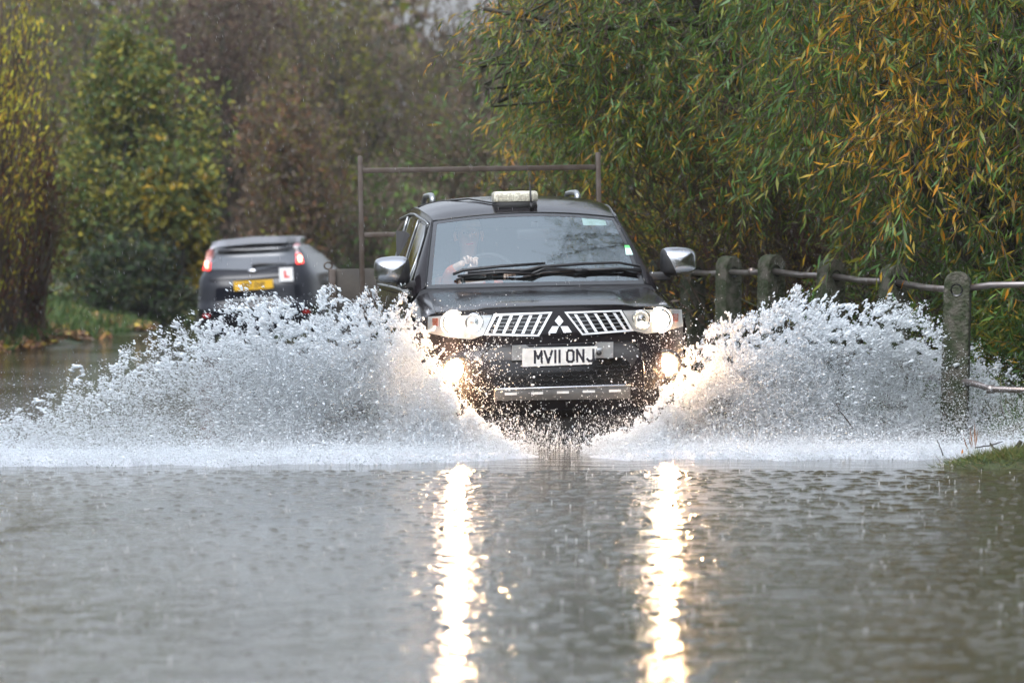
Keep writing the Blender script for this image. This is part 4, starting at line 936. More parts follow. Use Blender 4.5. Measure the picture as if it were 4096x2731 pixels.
# --- undergrowth behind the fence
def bush(name, label, cat, cx, cy, rx, ry, z0, z1, n, cols, wts, seed, ll=(.06, .12), wr=.3, twig=60, group=None, mat='farleaf', clump=(.16, 26), up=0.0, trunk=None, holes=.0):
    rg = np.random.default_rng(seed); o = plant(name, label, cat, (cx, cy, 0), group)
    nc = clump[1]; H = z1 - z0
    u = rg.normal(size=(nc, 3)); u = unit(u) * rg.random((nc, 1)) ** .4
    cc = np.stack([cx + u[:, 0] * rx, cy + u[:, 1] * ry, (z0 + z1) / 2 + u[:, 2] * H / 2], 1)
    tp = np.clip((cc[:, 2] - z0) / H, 0, 1); s_ = np.where(tp > .75, 1 - (tp - .75) * 1.6, 1); cc[:, 0] = cx + (cc[:, 0] - cx) * s_
    ci = rg.integers(0, nc, n); P = cc[ci] + rg.normal(0, 1, (n, 3)) * np.array([[rx, ry, H * .5]]) * clump[0] * rg.uniform(.5, 1.3, (nc, 1))[ci]
    P = P[P[:, 2] > .02]
    if holes: P = P[fbm(P, 1.6) > holes]
    n = len(P); ln = rg.uniform(*ll, n); D = rg.normal(size=(n, 3)) + [0, 0, up]
    V, Fc = leaves(P, D, ln, ln * wr * rg.uniform(.7, 1.3, n), rg)
    w_ = np.array(wts, float)[None] * np.exp(rg.normal(0, .9, (nc, len(wts)))); w_ /= w_.sum(1, keepdims=True)     # each clump leans to one colour
    cum = np.cumsum(w_, 1)[ci[:n] % nc]; pick = (rg.random((n, 1)) > cum).sum(1).clip(0, len(cols) - 1)
    col = np.clip(np.array(cols)[pick] * (1 + rg.normal(0, .2, (n, 1))), .005, .9)
    fast_mesh('crown' if cat == 'tree' else 'leaves', rel(o, V), Fc, 4, MAT[mat], o, tone=np.repeat(col, 4, 0))
    mb = MB()
    if cat == 'tree':
        tt = trunk or (cx, cy, .14, 0); tx = tt[0]; r0 = tt[2]; lean = tt[3]; top = np.array([tx + lean, cy, z1 * .8])
        limb(mb, rel(o, (tx, cy, -.3)), rel(o, top), r0, r0 * .35, rg, .04, 9, 8)
        for k in range(9):
            t = rg.uniform(.25, .9); a = np.array([tx, cy, 0]) * (1 - t) + top * t; limb(mb, rel(o, a), rel(o, cc[rg.integers(nc)]), r0 * .35, r0 * .08, rg, .08)
        mb.build('trunk', MAT['bark'], o)
    if twig:
        a = np.stack([rg.uniform(cx - rx * .5, cx + rx * .5, twig), rg.uniform(cy - ry * .5, cy + ry * .5, twig), rg.uniform(z0, z0 + H * .5, twig)], 1)
        e = a + np.stack([rg.normal(0, rx * .35, twig), rg.normal(0, ry * .3, twig), np.abs(rg.normal(H * .35, H * .15, twig))], 1)
        twigs_mesh('branches', rel(o, a), rel(o, e), rg.uniform(.008, .022, twig), MAT['twig'] if up else MAT['bark'], o)
    return o
GB = 'bushes under the willows behind the fence'
bush('green_bush', 'green and yellow bush behind the pickup mirror and rail', 'bush', 1.75, 44.5, 1.0, .9, 0, 1.7, 7000, OLIVE + YELLOW[:2] + GREEN[:2], [3, 2, 2, 1, 1, 2, 2], 61, (.08, .13), .2)
bush('green_bush', 'low leafy bush under the near willow behind the nearest fence post', 'bush', 4.3, 35.4, 1.1, .8, 0, 1.25, 8000, GREEN + OLIVE[:1] + YELLOW[:1], [3, 3, 3, 1, 1, .5], 62, (.07, .12), .16, mat='leaf')
bush('green_bush', 'dark undergrowth between the middle fence posts', 'bush', 3.1, 37.8, 1.0, .8, 0, 1.2, 5000, GREEN + BROWN + OLIVE[:1], [2, 2, 2, 1, 2, 2, 2, 2, 2], 63, (.07, .12), .18, mat='leaf')
# --- dense dark wall of trees behind the willows
GT = 'trees behind the willows'
for i, (x, Y, rx, z1, lab) in enumerate(((2.4, 57, 1.7, 6.5, 'dark olive tree directly behind the yellow bushy willow'), (5.2, 56, 1.9, 7.5, 'dark green tree behind the green willow'), (7.6, 52, 2.0, 8.0, 'dark tree behind the gaps of the near willow'), (9.6, 56, 2.2, 8.0, 'dark tree furthest right behind the near willow'))):
    bush('broadleaf_tree', lab, 'tree', x, Y, rx, 1.6, 0, z1, 9500, GREEN + OLIVE + BROWN, [3, 2, 4, 1, 2, 2, 1, 1, 1, 1, 1], 70 + i, (.14, .24), .45, 30, clump=(.22, 40))
bush('green_bush', 'tall dark hedge bush behind the near willow trunk', 'bush', 5.2, 40.2, 1.5, 1.0, 0, 3.6, 9000, GREEN + BROWN, [3, 2, 4, 1, 1, 2, 1, 1], 81, (.09, .14), .22, 80, clump=(.22, 40))
# --- left bank
rgl = np.random.default_rng(90)
wl = plant('willow_bush', 'yellow green willow bush with upright reddish stems on the left bank', 'bush', (-7.5, 58.5, 0))
nS = 620; a0 = np.stack([rgl.uniform(-8.7, -6.55, nS), rgl.uniform(57.5, 60.5, nS), rgl.uniform(0, .6, nS)], 1)
tip = a0 + np.stack([rgl.normal(.12, .32, nS), rgl.normal(0, .3, nS), rgl.uniform(1.2, 4.8, nS)], 1); e_ = np.interp(tip[:, 2], [0, 1, 4.8], [-6.75, -6.35, -5.75]); tip[:, 0] = np.minimum(tip[:, 0], e_)
twigs_mesh('stems', rel(wl, a0), rel(wl, tip), rgl.uniform(.012, .022, nS), MAT['twig'], wl, sag=.02)
nlv = 46000; i = rgl.integers(0, nS, nlv); t = rgl.uniform(.12, 1.05, nlv)[:, None]; P = a0[i] * (1 - t) + tip[i] * t + rgl.normal(0, .09, (nlv, 3)); D = unit(tip - a0)[i] + rgl.normal(0, .45, (nlv, 3))
q = fbm(P, .9); keep = q > .40; P, D, q, t = P[keep], D[keep], q[keep], t[keep]; nlv = len(P); ln = rgl.uniform(.07, .125, nlv); V, Fc = leaves(P, D, ln, ln * .2, rgl); r_ = rgl.random(nlv)
yy = np.clip((P[:, 2] - .5) / 3.5, 0, 1) * .55 + .15
col = np.where((r_ < yy)[:, None], pal([(0.56, 0.48, 0.05), (0.46, 0.44, 0.05), (0.60, 0.38, 0.05)], [3, 3, 1], nlv, rgl), np.where((r_ < yy + .25)[:, None], pal(OLIVE + BROWN[:2], [2, 2, 1, 1, 1], nlv, rgl), pal([(0.16, 0.065, 0.035), (0.13, 0.075, 0.04)], [1, 1], nlv, rgl)))
fast_mesh('leaves', rel(wl, V), Fc, 4, MAT['farleaf'], wl, tone=np.repeat(col, 4, 0))
bush('shrub', 'reddish brown twiggy shrub at the foot of the yellow willow bush', 'shrub', -6.55, 61.5, .62, .8, 0, 2.7, 5200, [(0.10, 0.04, 0.025), (0.08, 0.045, 0.03), (0.13, 0.10, 0.03), (0.07, .075, .03)], [4, 4, 1, 1], 91, (.09, .16), .18, 160, clump=(.2, 24), up=1.5)
bush('broadleaf_tree', 'green bushy tree with yellow edges on the left bank before the wood', 'tree', -6.15, 74.5, 1.30, 1.2, 0, 4.9, 26000, [(0.11, 0.155, 0.04), (0.075, 0.11, 0.045), (0.18, 0.18, 0.045), (0.28, 0.24, 0.04), (0.12, .10, .055)], [4, 3, 5, 2, 2], 92, (.09, .15), .5, 40, clump=(.15, 44))
bush('field_maple', 'small tree with bright yellow leaf clusters left of the hatchback', 'tree', -5.35, 73.0, .70, .6, .4, 3.3, 3600, [(0.30, 0.22, 0.03), (0.20, 0.18, 0.03), (0.34, 0.22, 0.03), (0.08, .10, .03)], [2, 3, 1, 7], 93, (.12, .19), .6, 30, clump=(.13, 20), trunk=(-5.4, 73, .05, .1))
bush('shrub', 'low dark green shrub on the bank left of the hatchback', 'shrub', -5.9, 72.5, .9, .6, 0, 1.5, 5000, [(0.045, 0.075, 0.03), (0.05, 0.06, 0.04), (0.09, 0.09, 0.03)], [3, 3, 1], 94, (.10, .17), .45, 40, clump=(.2, 20))
# --- the wood in the distance
GW = 'autumn trees of the wood beyond the road'
gbr = [(0.13, 0.100, 0.075), (0.11, 0.095, 0.062), (0.15, 0.11, 0.075)]  # grey browns, lightened in the colour to stand in for distance haze
wood = [  # px, Y, half width, top, colours, weights, label, trunk lean / radius
 (330, 90, 1.9, 7.4, OLIVE + gbr + GREEN[:2], [2, 3, 1, 3, 3, 2, 2, 1], 'olive brown tree rising behind the yellow willow bush', .10, .3, .42),
 (640, 96, 2.0, 7.6, gbr + OLIVE[:2] + GREEN[:1], [4, 4, 3, 1, 1, 1], 'grey brown tree behind the green bushy tree', .12, .2, .44),
 (930, 92, 1.6, 7.4, BROWN + [(0.07, 0.04, 0.035)], [3, 3, 1, 2, 4], 'dark purplish brown tree above the hatchback roof', .12, -.2, .45),
 (1160, 88, 1.1, 4.2, RUST + gbr + OLIVE[:1], [3, 2, 3, 2, 2, 2], 'low rust coloured tree above the hatchback', .08, .1, .40),
 (1250, 97, 1.5, 7.6, gbr + OLIVE, [4, 3, 3, 2, 2, 1], 'tree with thick dark leaning trunk left of the ladder frame', .26, .55, .46),
 (1480, 100, 1.7, 7.4, gbr + OLIVE[:2] + GREEN[:1], [4, 3, 3, 2, 2, 1], 'brown and olive tree above the ladder frame', .12, .2, .46),
 (1560, 90, 1.5, 2.9, GREEN[:2] + gbr, [2, 1, 2, 3, 2], 'low green tree seen through the ladder frame', .08, .1, .42),
 (1740, 108, 1.6, 8.2, gbr, [3, 3, 3], 'bare grey brown tree with pale sky between its twigs', .12, .3, .52),
 (1960, 104, 1.5, 8.5, gbr + OLIVE[:1], [3, 3, 3, 1], 'thin bare tree beside the willow edge', .11, -.3, .52),
 (1880, 94, 1.5, 4.4, gbr + GREEN[:2] + RUST[1:], [3, 3, 3, 1, 1, 1], 'low brownish tree behind the pickup roof', .08, .1, .44),
 (2250, 102, 2.0, 8.5, gbr + OLIVE[:1], [3, 3, 3, 1], 'brown tree half hidden behind the olive willow', .12, .2, .45),
 (1040, 112, 2.4, 8.4, gbr + BROWN, [3, 3, 3, 2, 2, 1, 1], 'tall grey brown tree deep in the wood', .16, .2, .42),
 (120, 104, 2.6, 8.4, gbr + OLIVE, [3, 3, 3, 2, 2, 1], 'tall tree at the far left of the wood', .14, .2, .42)]
for i, (px, Y, rx, z1, cols, wts, lab, r0, lean, hol) in enumerate(wood):
    x = (px - 2048) / F * Y
    bush('woodland_tree', lab, 'tree', x, Y, rx, 1.8, .1, z1, 14000 if hol < .5 else 9500, cols, wts, 120 + i, (.10, .20), .28, 90, GW, clump=(.20, 46), up=.9, trunk=(x, Y, r0, lean), holes=hol)
# farthest wood: one mass
rgw = np.random.default_rng(200); nW = 60000
P = np.stack([rgw.uniform(-26, 24, nW), rgw.uniform(126, 150, nW), rgw.random(nW) ** .9 * 9.6], 1)
px, py = pxs(P); gap = np.exp(-((px - 1830) / 240) ** 2); topz = 9.4 - 2.3 * gap + (fbm(P, .35) - .5) * 3
P = P[(P[:, 2] < topz) & (fbm(P, .5) > .40)]; nW = len(P); ln = rgw.uniform(.35, .75, nW)
V, Fc = leaves(P, rgw.normal(size=(nW, 3)) + [0, 0, .7], ln, ln * .38, rgw)
q = fbm(P, .25)[:, None]; col = pal(gbr + OLIVE[:1] + [(0.06, .075, .04)], [3, 3, 3, 1, 1], nW, rgw)
wd = fast_mesh('distant_wood', V, Fc, 4, MAT['farleaf'], tone=np.repeat(col, 4, 0)); tag(wd, 'hazy mass of brown autumn woodland closing the view', 'wood', kind='stuff')
# --- grass, leaf litter and reeds
def blades(name, label, cat, P, h, seed, cols, wts, lean=.5, w_=.006):
    rg = np.random.default_rng(seed); n = len(P); ln = rg.uniform(*h, n); D = unit(np.stack([rg.normal(0, lean, n), rg.normal(0, lean, n), np.ones(n)], 1))
    V, Fc = leaves(P, D, ln, np.full(n, w_) * rg.uniform(.7, 1.5, n), rg); o = fast_mesh(name, V, Fc, 4, MAT['grass'], tone=np.repeat(pal(cols, wts, n, rg), 4, 0)); return tag(o, label, cat, kind='stuff')
rg = np.random.default_rng(300)
def on_ground(x, y): return np.stack([x, y, ground_z(x, y) - .01], 1)
GR = [(0.05, 0.10, 0.02), (0.08, 0.12, 0.03), (0.13, 0.13, 0.03), (0.035, 0.07, 0.018)]
n = 26000; y = rg.uniform(52, 84, n); x = np.interp(y, LB[:, 0], LB[:, 1]) - rg.random(n) ** 1.3 * 2.6 + .25; P = on_ground(x, y); P = P[(P[:, 2] > -.02) & (fbm(P, .8) > .38)]
blades('bank_grass', 'green grass growing on the left bank', 'grass', P, (.10, .26), 301, GR, [4, 3, 1, 2], .5, .022)
n = 9000; y = rg.uniform(76, 96, n); x = rg.uniform(-5, 1, n); P = on_ground(x, y); P = P[P[:, 2] > .0]
blades('verge_grass', 'bright green verge beyond the trailer', 'grass', P, (.12, .30), 302, GR[:2], [2, 2], .4, .03)
n = 14000; y = rg.uniform(29, 52, n); x = np.interp(y, RBk[:, 0], RBk[:, 1]) + rg.random(n) * 3.0 - .2; P = on_ground(x, y); P = P[P[:, 2] > -.02]
blades('fence_grass', 'rough dark grass along the foot of the pipe fence', 'grass', P, (.10, .32), 303, GR + [(0.10, .07, .03)], [3, 2, 1, 3, 2], .6, .008)
n = 7000; y = rg.uniform(54, 72, n); x = np.interp(y, LB[:, 0], LB[:, 1]) - rg.random(n) ** 1.6 * 1.3 + .30; P = on_ground(x, y); P = P[(P[:, 2] > -.05) & (fbm(P + 4, 1.0) > .5)]; P[:, 2] += .05 + rg.random(len(P)) * .05
ln = rg.uniform(.07, .14, len(P)); V, Fc = leaves(P, rg.normal(size=(len(P), 3)) * [1, 1, .25], ln, ln * .7, rg)
o = fast_mesh('fallen_leaves', V, Fc, 4, MAT['litter'], tone=np.repeat(pal(RUST + YELLOW[2:3] + [(0.25, .14, .05)], [2, 2, 1, 3], len(P), rg), 4, 0)); tag(o, 'orange brown fallen leaves along the left waterline', 'leaf litter', kind='stuff')
# grassy tuft in the right foreground
X0, Y0 = 3.02, 27.45
def tuft_z(x, y):
    r = ((x - X0 - .25) / .62) ** 2 + ((y - Y0) / .30) ** 2; return np.where(r < 1.6, .085 * (1 - r / 1.2), -.05)
v, f = sheet(np.linspace(2.2, 4.3, 50), np.linspace(26.9, 28.1, 30), lambda x, y: tuft_z(x, y) + (fbm(np.stack([x, y, 0 * x], 1), 6) - .5) * .03)
o = fast_mesh('turf_mound', v, f, 4, gm, smooth=True); tag(o, 'low muddy turf mound at the right water edge', kind='structure')
n = 9000; x = X0 + .25 + rg.normal(0, .30, n); y = Y0 + rg.normal(0, .14, n); z = tuft_z(x, y); k = z > -.015; P = np.stack([x, y, z], 1)[k]
n = len(P); D = unit(np.stack([rg.normal(-.2, .8, n), rg.normal(-.2, .6, n), rg.uniform(.1, .9, n)], 1)); ln = rg.uniform(.04, .11, n); V, Fc = leaves(P, D, ln, np.full(n, .0035), rg)
o = fast_mesh('turf_grass', V, Fc, 4, MAT['grass'], tone=np.repeat(pal([(0.10, 0.14, 0.03), (0.16, 0.17, 0.05), (0.05, 0.10, 0.03), (0.20, .15, .06)], [3, 3, 2, 1], n, rg), 4, 0)); tag(o, 'flattened yellow green grass on the mound at the right water edge', 'grass', kind='stuff')
st = MB(); b0 = at(4110, 1830, 27.6)
for dx, dz_, r_ in ((-.09, .10, .028), (-.02, .17, .035), (.04, .12, .03)): limb(st, b0 + Vector((dx * 1.6 - .03, 0, -.04)), b0 + Vector((dx + .05, 0, dz_)), r_, .014, rg, .1)
tag(st.build('tree_root', MAT['bark']), 'gnarled dark root stump on the turf at the right frame edge', 'stump')
st = MB(); limb(st, at(3900, 1790, 27.7), at(3975, 1776, 27.7), .004, .005, rg, .05); limb(st, at(3975, 1776, 27.7), at(4010, 1765, 27.7), .005, .003, rg, .2); limb(st, at(3960, 1772, 27.7), at(3995, 1800, 27.6), .006, .003, rg, .1)
tag(st.build('fallen_twig', MAT['twigdark']), 'bare curved twig lying across the right turf', 'twig')
st = MB(); limb(st, at(3773, 1822, 27.9), at(3748, 1758, 27.9), .004, .0025, rg, .06); tag(st.build('bare_stick', MAT['twigdark']), 'thin bare stick poking out of the water left of the turf', 'twig')
st = MB(); limb(st, at(3415, 1715, 29.4), at(3344, 1613, 29.4), .005, .003, rg, .04); tag(st.build('bare_stick', MAT['twigdark']), 'thin slanting stick rising through the right splash', 'twig')
V_, F_ = [], []
P = np.array([at(3893 + dx, 1790 + dy, 27.7) for dx, dy in ((0, 0), (-10, 5), (8, 4), (-18, 12), (4, -6), (-3, 10))]); D = np.array([(-.2, 0, 1), (-.12, 0, 1), (.12, 0, 1), (-.4, 0, .9), (.05, 0, 1), (-.25, 0, 1)])
V, Fc = leaves(P, D, np.array([.13, .11, .12, .10, .15, .09]), np.full(6, .010), rg); o = fast_mesh('dead_dock', V, Fc, 4, MAT['litter'], tone=np.tile([0.24, .11, .04], (len(V), 1))); tag(o, 'upright dead brown weed stalks behind the turf mound', 'weed')
V, Fc = leaves(np.array([at(3846, 1816, 27.5)]), np.array([[.25, 0, 1.]]), np.array([.034]), np.array([.014]), rg); o = fast_mesh('orange_leaf', V, Fc, 4, MAT['litter'], tone=np.tile([0.55, .22, .04], (4, 1))); tag(o, 'single orange leaf standing in the grass by the water', 'leaf')

# woods around and behind the viewpoint, seen only in paint, chrome and glass
rgw = np.random.default_rng(210); n = 26000; th_ = rgw.uniform(0, 1, n)
path = np.array([(-13, 52), (-12, 25), (-14, 0), (-12, -26), (0, -32), (14, -26), (13, 0), (10, 22)], float); d_ = np.r_[0, np.cumsum(np.linalg.norm(np.diff(path, axis=0), axis=1))]
P = np.stack([np.interp(th_ * d_[-1], d_, path[:, 0]), np.interp(th_ * d_[-1], d_, path[:, 1]), rgw.random(n) ** .9 * 9.0 + .1], 1) + rgw.normal(0, 1, (n, 3)) * [[1.3, 1.3, .2]]
Q = np.stack([rgw.normal(7.9, .9, 7000), rgw.uniform(12, 33, 7000), rgw.random(7000) ** .8 * 10], 1); Q = Q[Q[:, 0] > 5.6]
P = P[(P[:, 2] > 0) & (P[:, 2] < 8 + (fbm(P, .3) - .5) * 6) & (np.abs(P[:, 0]) > 7.5 - 2.5 * (P[:, 1] < 6))]; P = np.concatenate([P, Q]); n = len(P)
V, Fc = leaves(P, rgw.normal(size=(n, 3)), rgw.uniform(.5, 1.0, n), rgw.uniform(.25, .5, n), rgw)
o = fast_mesh('roadside_wood', V, Fc, 4, MAT['farleaf'], tone=np.repeat(pal(GREEN[:2] + OLIVE + BROWN, [1, 1, 2, 1, 1, 2, 2, 1, 1], n, rgw) * .8, 4, 0)); tag(o, 'mass of roadside trees around the flooded lane', 'wood', kind='stuff')
# ------------------------------------------------------------------ splashes, foam, rain
def spray_mat(name, col, tl, rough, toned=True):
    m = bpy.data.materials.new(name); m.use_nodes = True; n = m.node_tree; b = n.nodes['Principled BSDF']; o = n.nodes['Material Output']
    b.inputs['Base Color'].default_value = (*col, 1); b.inputs['Roughness'].default_value = rough; b.inputs['IOR'].default_value = 1.33
    b.inputs['Specular IOR Level'].default_value = 0.9
    tr = n.nodes.new('ShaderNodeBsdfTranslucent'); tr.inputs[0].default_value = (*col, 1)
    if toned:
        at_ = n.nodes.new('ShaderNodeAttribute'); at_.attribute_name = 'tone'; n.links.new(at_.outputs['Color'], b.inputs['Base Color']); n.links.new(at_.outputs['Color'], tr.inputs[0])
    mx = n.nodes.new('ShaderNodeMixShader'); mx.inputs[0].default_value = tl
    n.links.new(b.outputs[0], mx.inputs[1]); n.links.new(tr.outputs[0], mx.inputs[2]); n.links.new(mx.outputs[0], o.inputs['Surface']); return m
SPR = spray_mat('water_droplets', (0.66, 0.70, 0.76), .5, .08)
FOAM = spray_mat('white_foam', (0.60, 0.63, 0.68), .3, .45, False)
ph = (1 + 5 ** .5) / 2
ICO = unit(np.array([(-1, ph, 0), (1, ph, 0), (-1, -ph, 0), (1, -ph, 0), (0, -1, ph), (0, 1, ph), (0, -1, -ph), (0, 1, -ph), (ph, 0, -1), (ph, 0, 1), (-ph, 0, -1), (-ph, 0, 1)], float))
ICOF = np.array([(0, 11, 5), (0, 5, 1), (0, 1, 7), (0, 7, 10), (0, 10, 11), (1, 5, 9), (5, 11, 4), (11, 10, 2), (10, 7, 6), (7, 1, 8), (3, 9, 4), (3, 4, 2), (3, 2, 6), (3, 6, 8), (3, 8, 9), (4, 9, 5), (2, 4, 11), (6, 2, 10), (8, 6, 7), (9, 8, 1)])
OCT = np.array([(1, 0, 0), (-1, 0, 0), (0, 1, 0), (0, -1, 0), (0, 0, 1), (0, 0, -1)], float)
OCTF = np.array([(0, 2, 4), (2, 1, 4), (1, 3, 4), (3, 0, 4), (2, 0, 5), (1, 2, 5), (3, 1, 5), (0, 3, 5)])
def blobs(P, r, D, stretch, B, BF, rg):
    n = len(P); D = unit(D); a = unit(np.cross(D, rg.normal(size=(n, 3)))); b = np.cross(D, a); r = r[:, None, None]
    V = P[:, None] + (B[None, :, 0:1] * D[:, None] * stretch[:, None, None] + B[None, :, 1:2] * a[:, None] + B[None, :, 2:3] * b[:, None]) * r
    k = len(B); return V.reshape(-1, 3), (np.arange(n)[:, None, None] * k + BF[None]).reshape(-1, 3)
def droplet_obj(name, P, r, D, stretch, mat, rg, label, cat='splash'):
    big = r > .0048; out_v, out_f, out_t, k = [], [], [], 0; tn = np.clip(rg.beta(2.2, 1.0, len(P)) * .42 + .57, .1, .985)[:, None] * np.array([[.93, .97, 1.0]])
    for m, B, BF in ((big, ICO, ICOF), (~big, OCT, OCTF)):
        if not m.any(): continue
        V, Fc = blobs(P[m], r[m], D[m], stretch[m], B, BF, rg); out_v.append(V); out_f.append(Fc + k); k += len(V); out_t.append(np.repeat(tn[m], len(B), 0))
    o = fast_mesh(name, np.concatenate(out_v), np.concatenate(out_f), 3, mat, smooth=True, tone=np.concatenate(out_t)); return tag(o, label, cat, kind='stuff')
def splash(name, label, contour, Yf, org, N, seed, thin, nlig):
    rg = np.random.default_rng(seed); cx = np.array([c[0] for c in contour], float); ct = np.array([c[1] for c in contour], float); dn = np.array([c[2] for c in contour], float)
    Ps, Rs = [], []; tot = 0
    while tot < N:
        m = 60000; px = rg.uniform(cx[0], cx[-1], m); v = rg.random(m) ** .9 * 1.22
        z3 = np.stack([px / 45, 0 * px, 0 * px + seed], 1); top = np.interp(px, cx, ct) - (fbm(z3, 1.0) - .5) * 120
        Y = Yf(px) + rg.normal(0, .32, m); base = 1825.0; py = base + (top - base) * v
        P = np.stack([(px - 2048) / F * Y, Y, CAMZ - (py - HOR) / F * Y], 1)
        cl = fbm(np.stack([px / 24, py / 24, Y * 0 + seed], 1), 1.0); cl2 = fbm(np.stack([px / 120, py / 90, Y * 0 + seed + 5], 1), 1.0)
        a = np.interp(px, cx, dn) * np.where(v < .72, 1, np.clip(1 - (v - .72) / .36, 0, 1) ** 1.3)
        a = a * np.where(v > .7, np.clip((cl - .36 - .30 * (v - .85)) * 5, .05, 1), np.clip((cl - .15) * 4, .55, 1)) * np.clip((cl2 - .18) * 3.2, .35, 1)
        if seed == 401: a = a * (1 - .70 * np.clip((1050 - px) / 800, 0, 1) * np.clip(v * 1.1, 0, 1))
        for (tx, ty, sx, sy, k) in thin: a = a * (1 - k * np.exp(-((px - tx) / sx) ** 2 - ((py - ty) / sy) ** 2))
        ok = (rg.random(m) < a) & (P[:, 2] > 0.0); P, vv = P[ok], v[ok]
        u = rg.random(len(P)); r = np.exp(rg.normal(0, .30, len(P))) * np.where(u < .60, .0015, np.where(u < .95, .0027, .0050)) * (.9 + .70 * np.clip((vv - .60) / .4, 0, 1)); Ps.append(P); Rs.append(np.clip(r, .0015, .016)); tot += len(P)
    P = np.concatenate(Ps)[:N]; r = np.concatenate(Rs)[:N]
    # ligaments: short strings of merging drops thrown off the crest
    lp, lr = [], []
    for _ in range(nlig):
        px = rg.uniform(cx[0], cx[-1]); dd = np.interp(px, cx, dn)
        if rg.random() > dd: continue
        top = np.interp(px, cx, ct); py = 1800 + (top - 1800) * rg.uniform(.62, 1.02); Y = float(Yf(px)) + rg.normal(0, .25)
        p = np.array([(px - 2048) / F * Y, Y, CAMZ - (py - HOR) / F * Y]); d = p - np.array(org); d /= np.linalg.norm(d); d = d + rg.normal(0, .35, 3); r0 = rg.uniform(.004, .010)
        for k in range(rg.integers(4, 13)):
            lp.append(p.copy()); lr.append(r0 * rg.uniform(.6, 1.15)); d = d + rg.normal(0, .45, 3); d /= np.linalg.norm(d); p = p + d * r0 * 1.5
    P = np.concatenate([P, lp]); r = np.concatenate([r, lr]); D = P - np.array(org) + rg.normal(0, .25, P.shape); st = 1 + rg.random(len(P)) ** 2 * 2.8
    return droplet_obj(name, P, r, D, st, SPR, rg, label)
splash('splash_spray', 'broad fan of white spray thrown up from the wheel on the left of the pickup',
       [(-150, 1660, .09), (150, 1610, .12), (300, 1520, .15), (450, 1430, .18), (620, 1340, .21), (800, 1280, .26), (900, 1225, .34), (1000, 1185, .58), (1100, 1215, .75), (1220, 1240, .9), (1300, 1190, .95), (1390, 1225, 1), (1500, 1195, 1), (1600, 1185, 1),
        (1690, 1270, 1), (1740, 1400, .95), (1800, 1540, .8), (1880, 1640, .5), (1980, 1730, .35), (2080, 1790, .2)],
       lambda px: np.interp(px, [-100, 800, 1500, 1680, 2080], [30.1, 30.7, 30.6, 29.75, 29.5]), (-.45, 31.3, 0), 350000, 401,
       [(1400, 1660, 150, 70, .75), (1290, 1330, 40, 60, .6), (620, 1640, 500, 40, .2)], 260)
splash('splash_spray', 'dense wall of white spray thrown against the fence from the wheel on the right of the pickup',
       [(2330, 1800, .12), (2450, 1745, .28), (2560, 1670, .5), (2640, 1590, .85), (2700, 1500, .9), (2760, 1420, .95), (2820, 1345, 1), (2900, 1290, 1), (2960, 1290, .9), (3080, 1225, 1), (3200, 1200, 1), (3320, 1215, 1), (3450, 1235, .95), (3600, 1245, .85), (3720, 1265, .75),
        (3800, 1330, .45), (3900, 1400, .30), (4000, 1460, .22), (4100, 1540, .16), (4200, 1600, .12)],
       lambda px: np.interp(px, [2330, 2640, 2800, 3400, 3730, 4200], [29.4, 29.8, 30.8, 31.4, 33.3, 34.2]), (1.15, 31.3, 0), 290000, 402,
       [(2930, 1690, 110, 60, .65), (3530, 1620, 60, 130, .5), (3420, 1420, 110, 60, .4), (3820, 1600, 60, 300, .35)], 260)
# loose droplets in front of the bumper and round the lamps
rg = np.random.default_rng(410); n = 5200
px = np.concatenate([rg.normal(1850, 120, n // 2), rg.normal(2740, 100, n // 3), rg.uniform(1900, 2700, n - n // 2 - n // 3)]); py = np.concatenate([rg.normal(1520, 130, n // 2), rg.normal(1480, 130, n // 3), rg.uniform(1330, 1790, n - n // 2 - n // 3)])
Y = rg.uniform(29.0, 29.9, n); P = np.stack([(px - 2048) / F * Y, Y, CAMZ - (py - HOR) / F * Y], 1); P = P[P[:, 2] > .02]
P = P[fbm(P, 5) > .42]; n = len(P); droplet_obj('stray_droplets', P, np.clip(np.exp(rg.normal(math.log(.0026), .4, n)), .0012, .008), rg.normal(size=(n, 3)), 1 + rg.random(n), SPR, rg, 'stray droplets glittering in the lamp light before the bumper', 'droplets')
# fine drops added round the lit lamps to give them a glow
Pl = []
for u, v, k, s in ((1820, 1482, 5200, .10), (2666, 1459, 5200, .10), (1815, 1290, 2600, .10), (2637, 1280, 1800, .08)):
    c = np.array(at(u, v, 30.0)); d = rg.normal(size=(k, 3)); Pl.append(c + unit(d) * rg.exponential(s, (k, 1)) * [[1, .5, 1]] + [[0, -.16, 0]])
P = np.concatenate(Pl); n = len(P); droplet_obj('lamp_glow_drops', P, rg.uniform(.0004, .0009, n), rg.normal(size=(n, 3)), np.ones(n), SPR, rg, 'fine drops added in front of the lit lamps for their glow', 'mist')
# fine curtain of water under the bumper
n = 8000; px = rg.uniform(1960, 2520, n); Y = rg.uniform(29.3, 30.6, n); z = rg.exponential(.085, n); x = (px - 2048) / F * Y; P = np.stack([x, Y, z], 1); P = P[(z < .42) & (fbm(P * [[1, .3, .35]], 8) > .44)]; n = len(P)
droplet_obj('water_curtain', P, np.clip(np.exp(rg.normal(math.log(.0020), .4, n)), .001, .006), np.tile([0, 0, 1.], (n, 1)), 1 + rg.random(n) * 2, SPR, rg, 'thin dark veil of water streaming below the bumper', 'droplets')
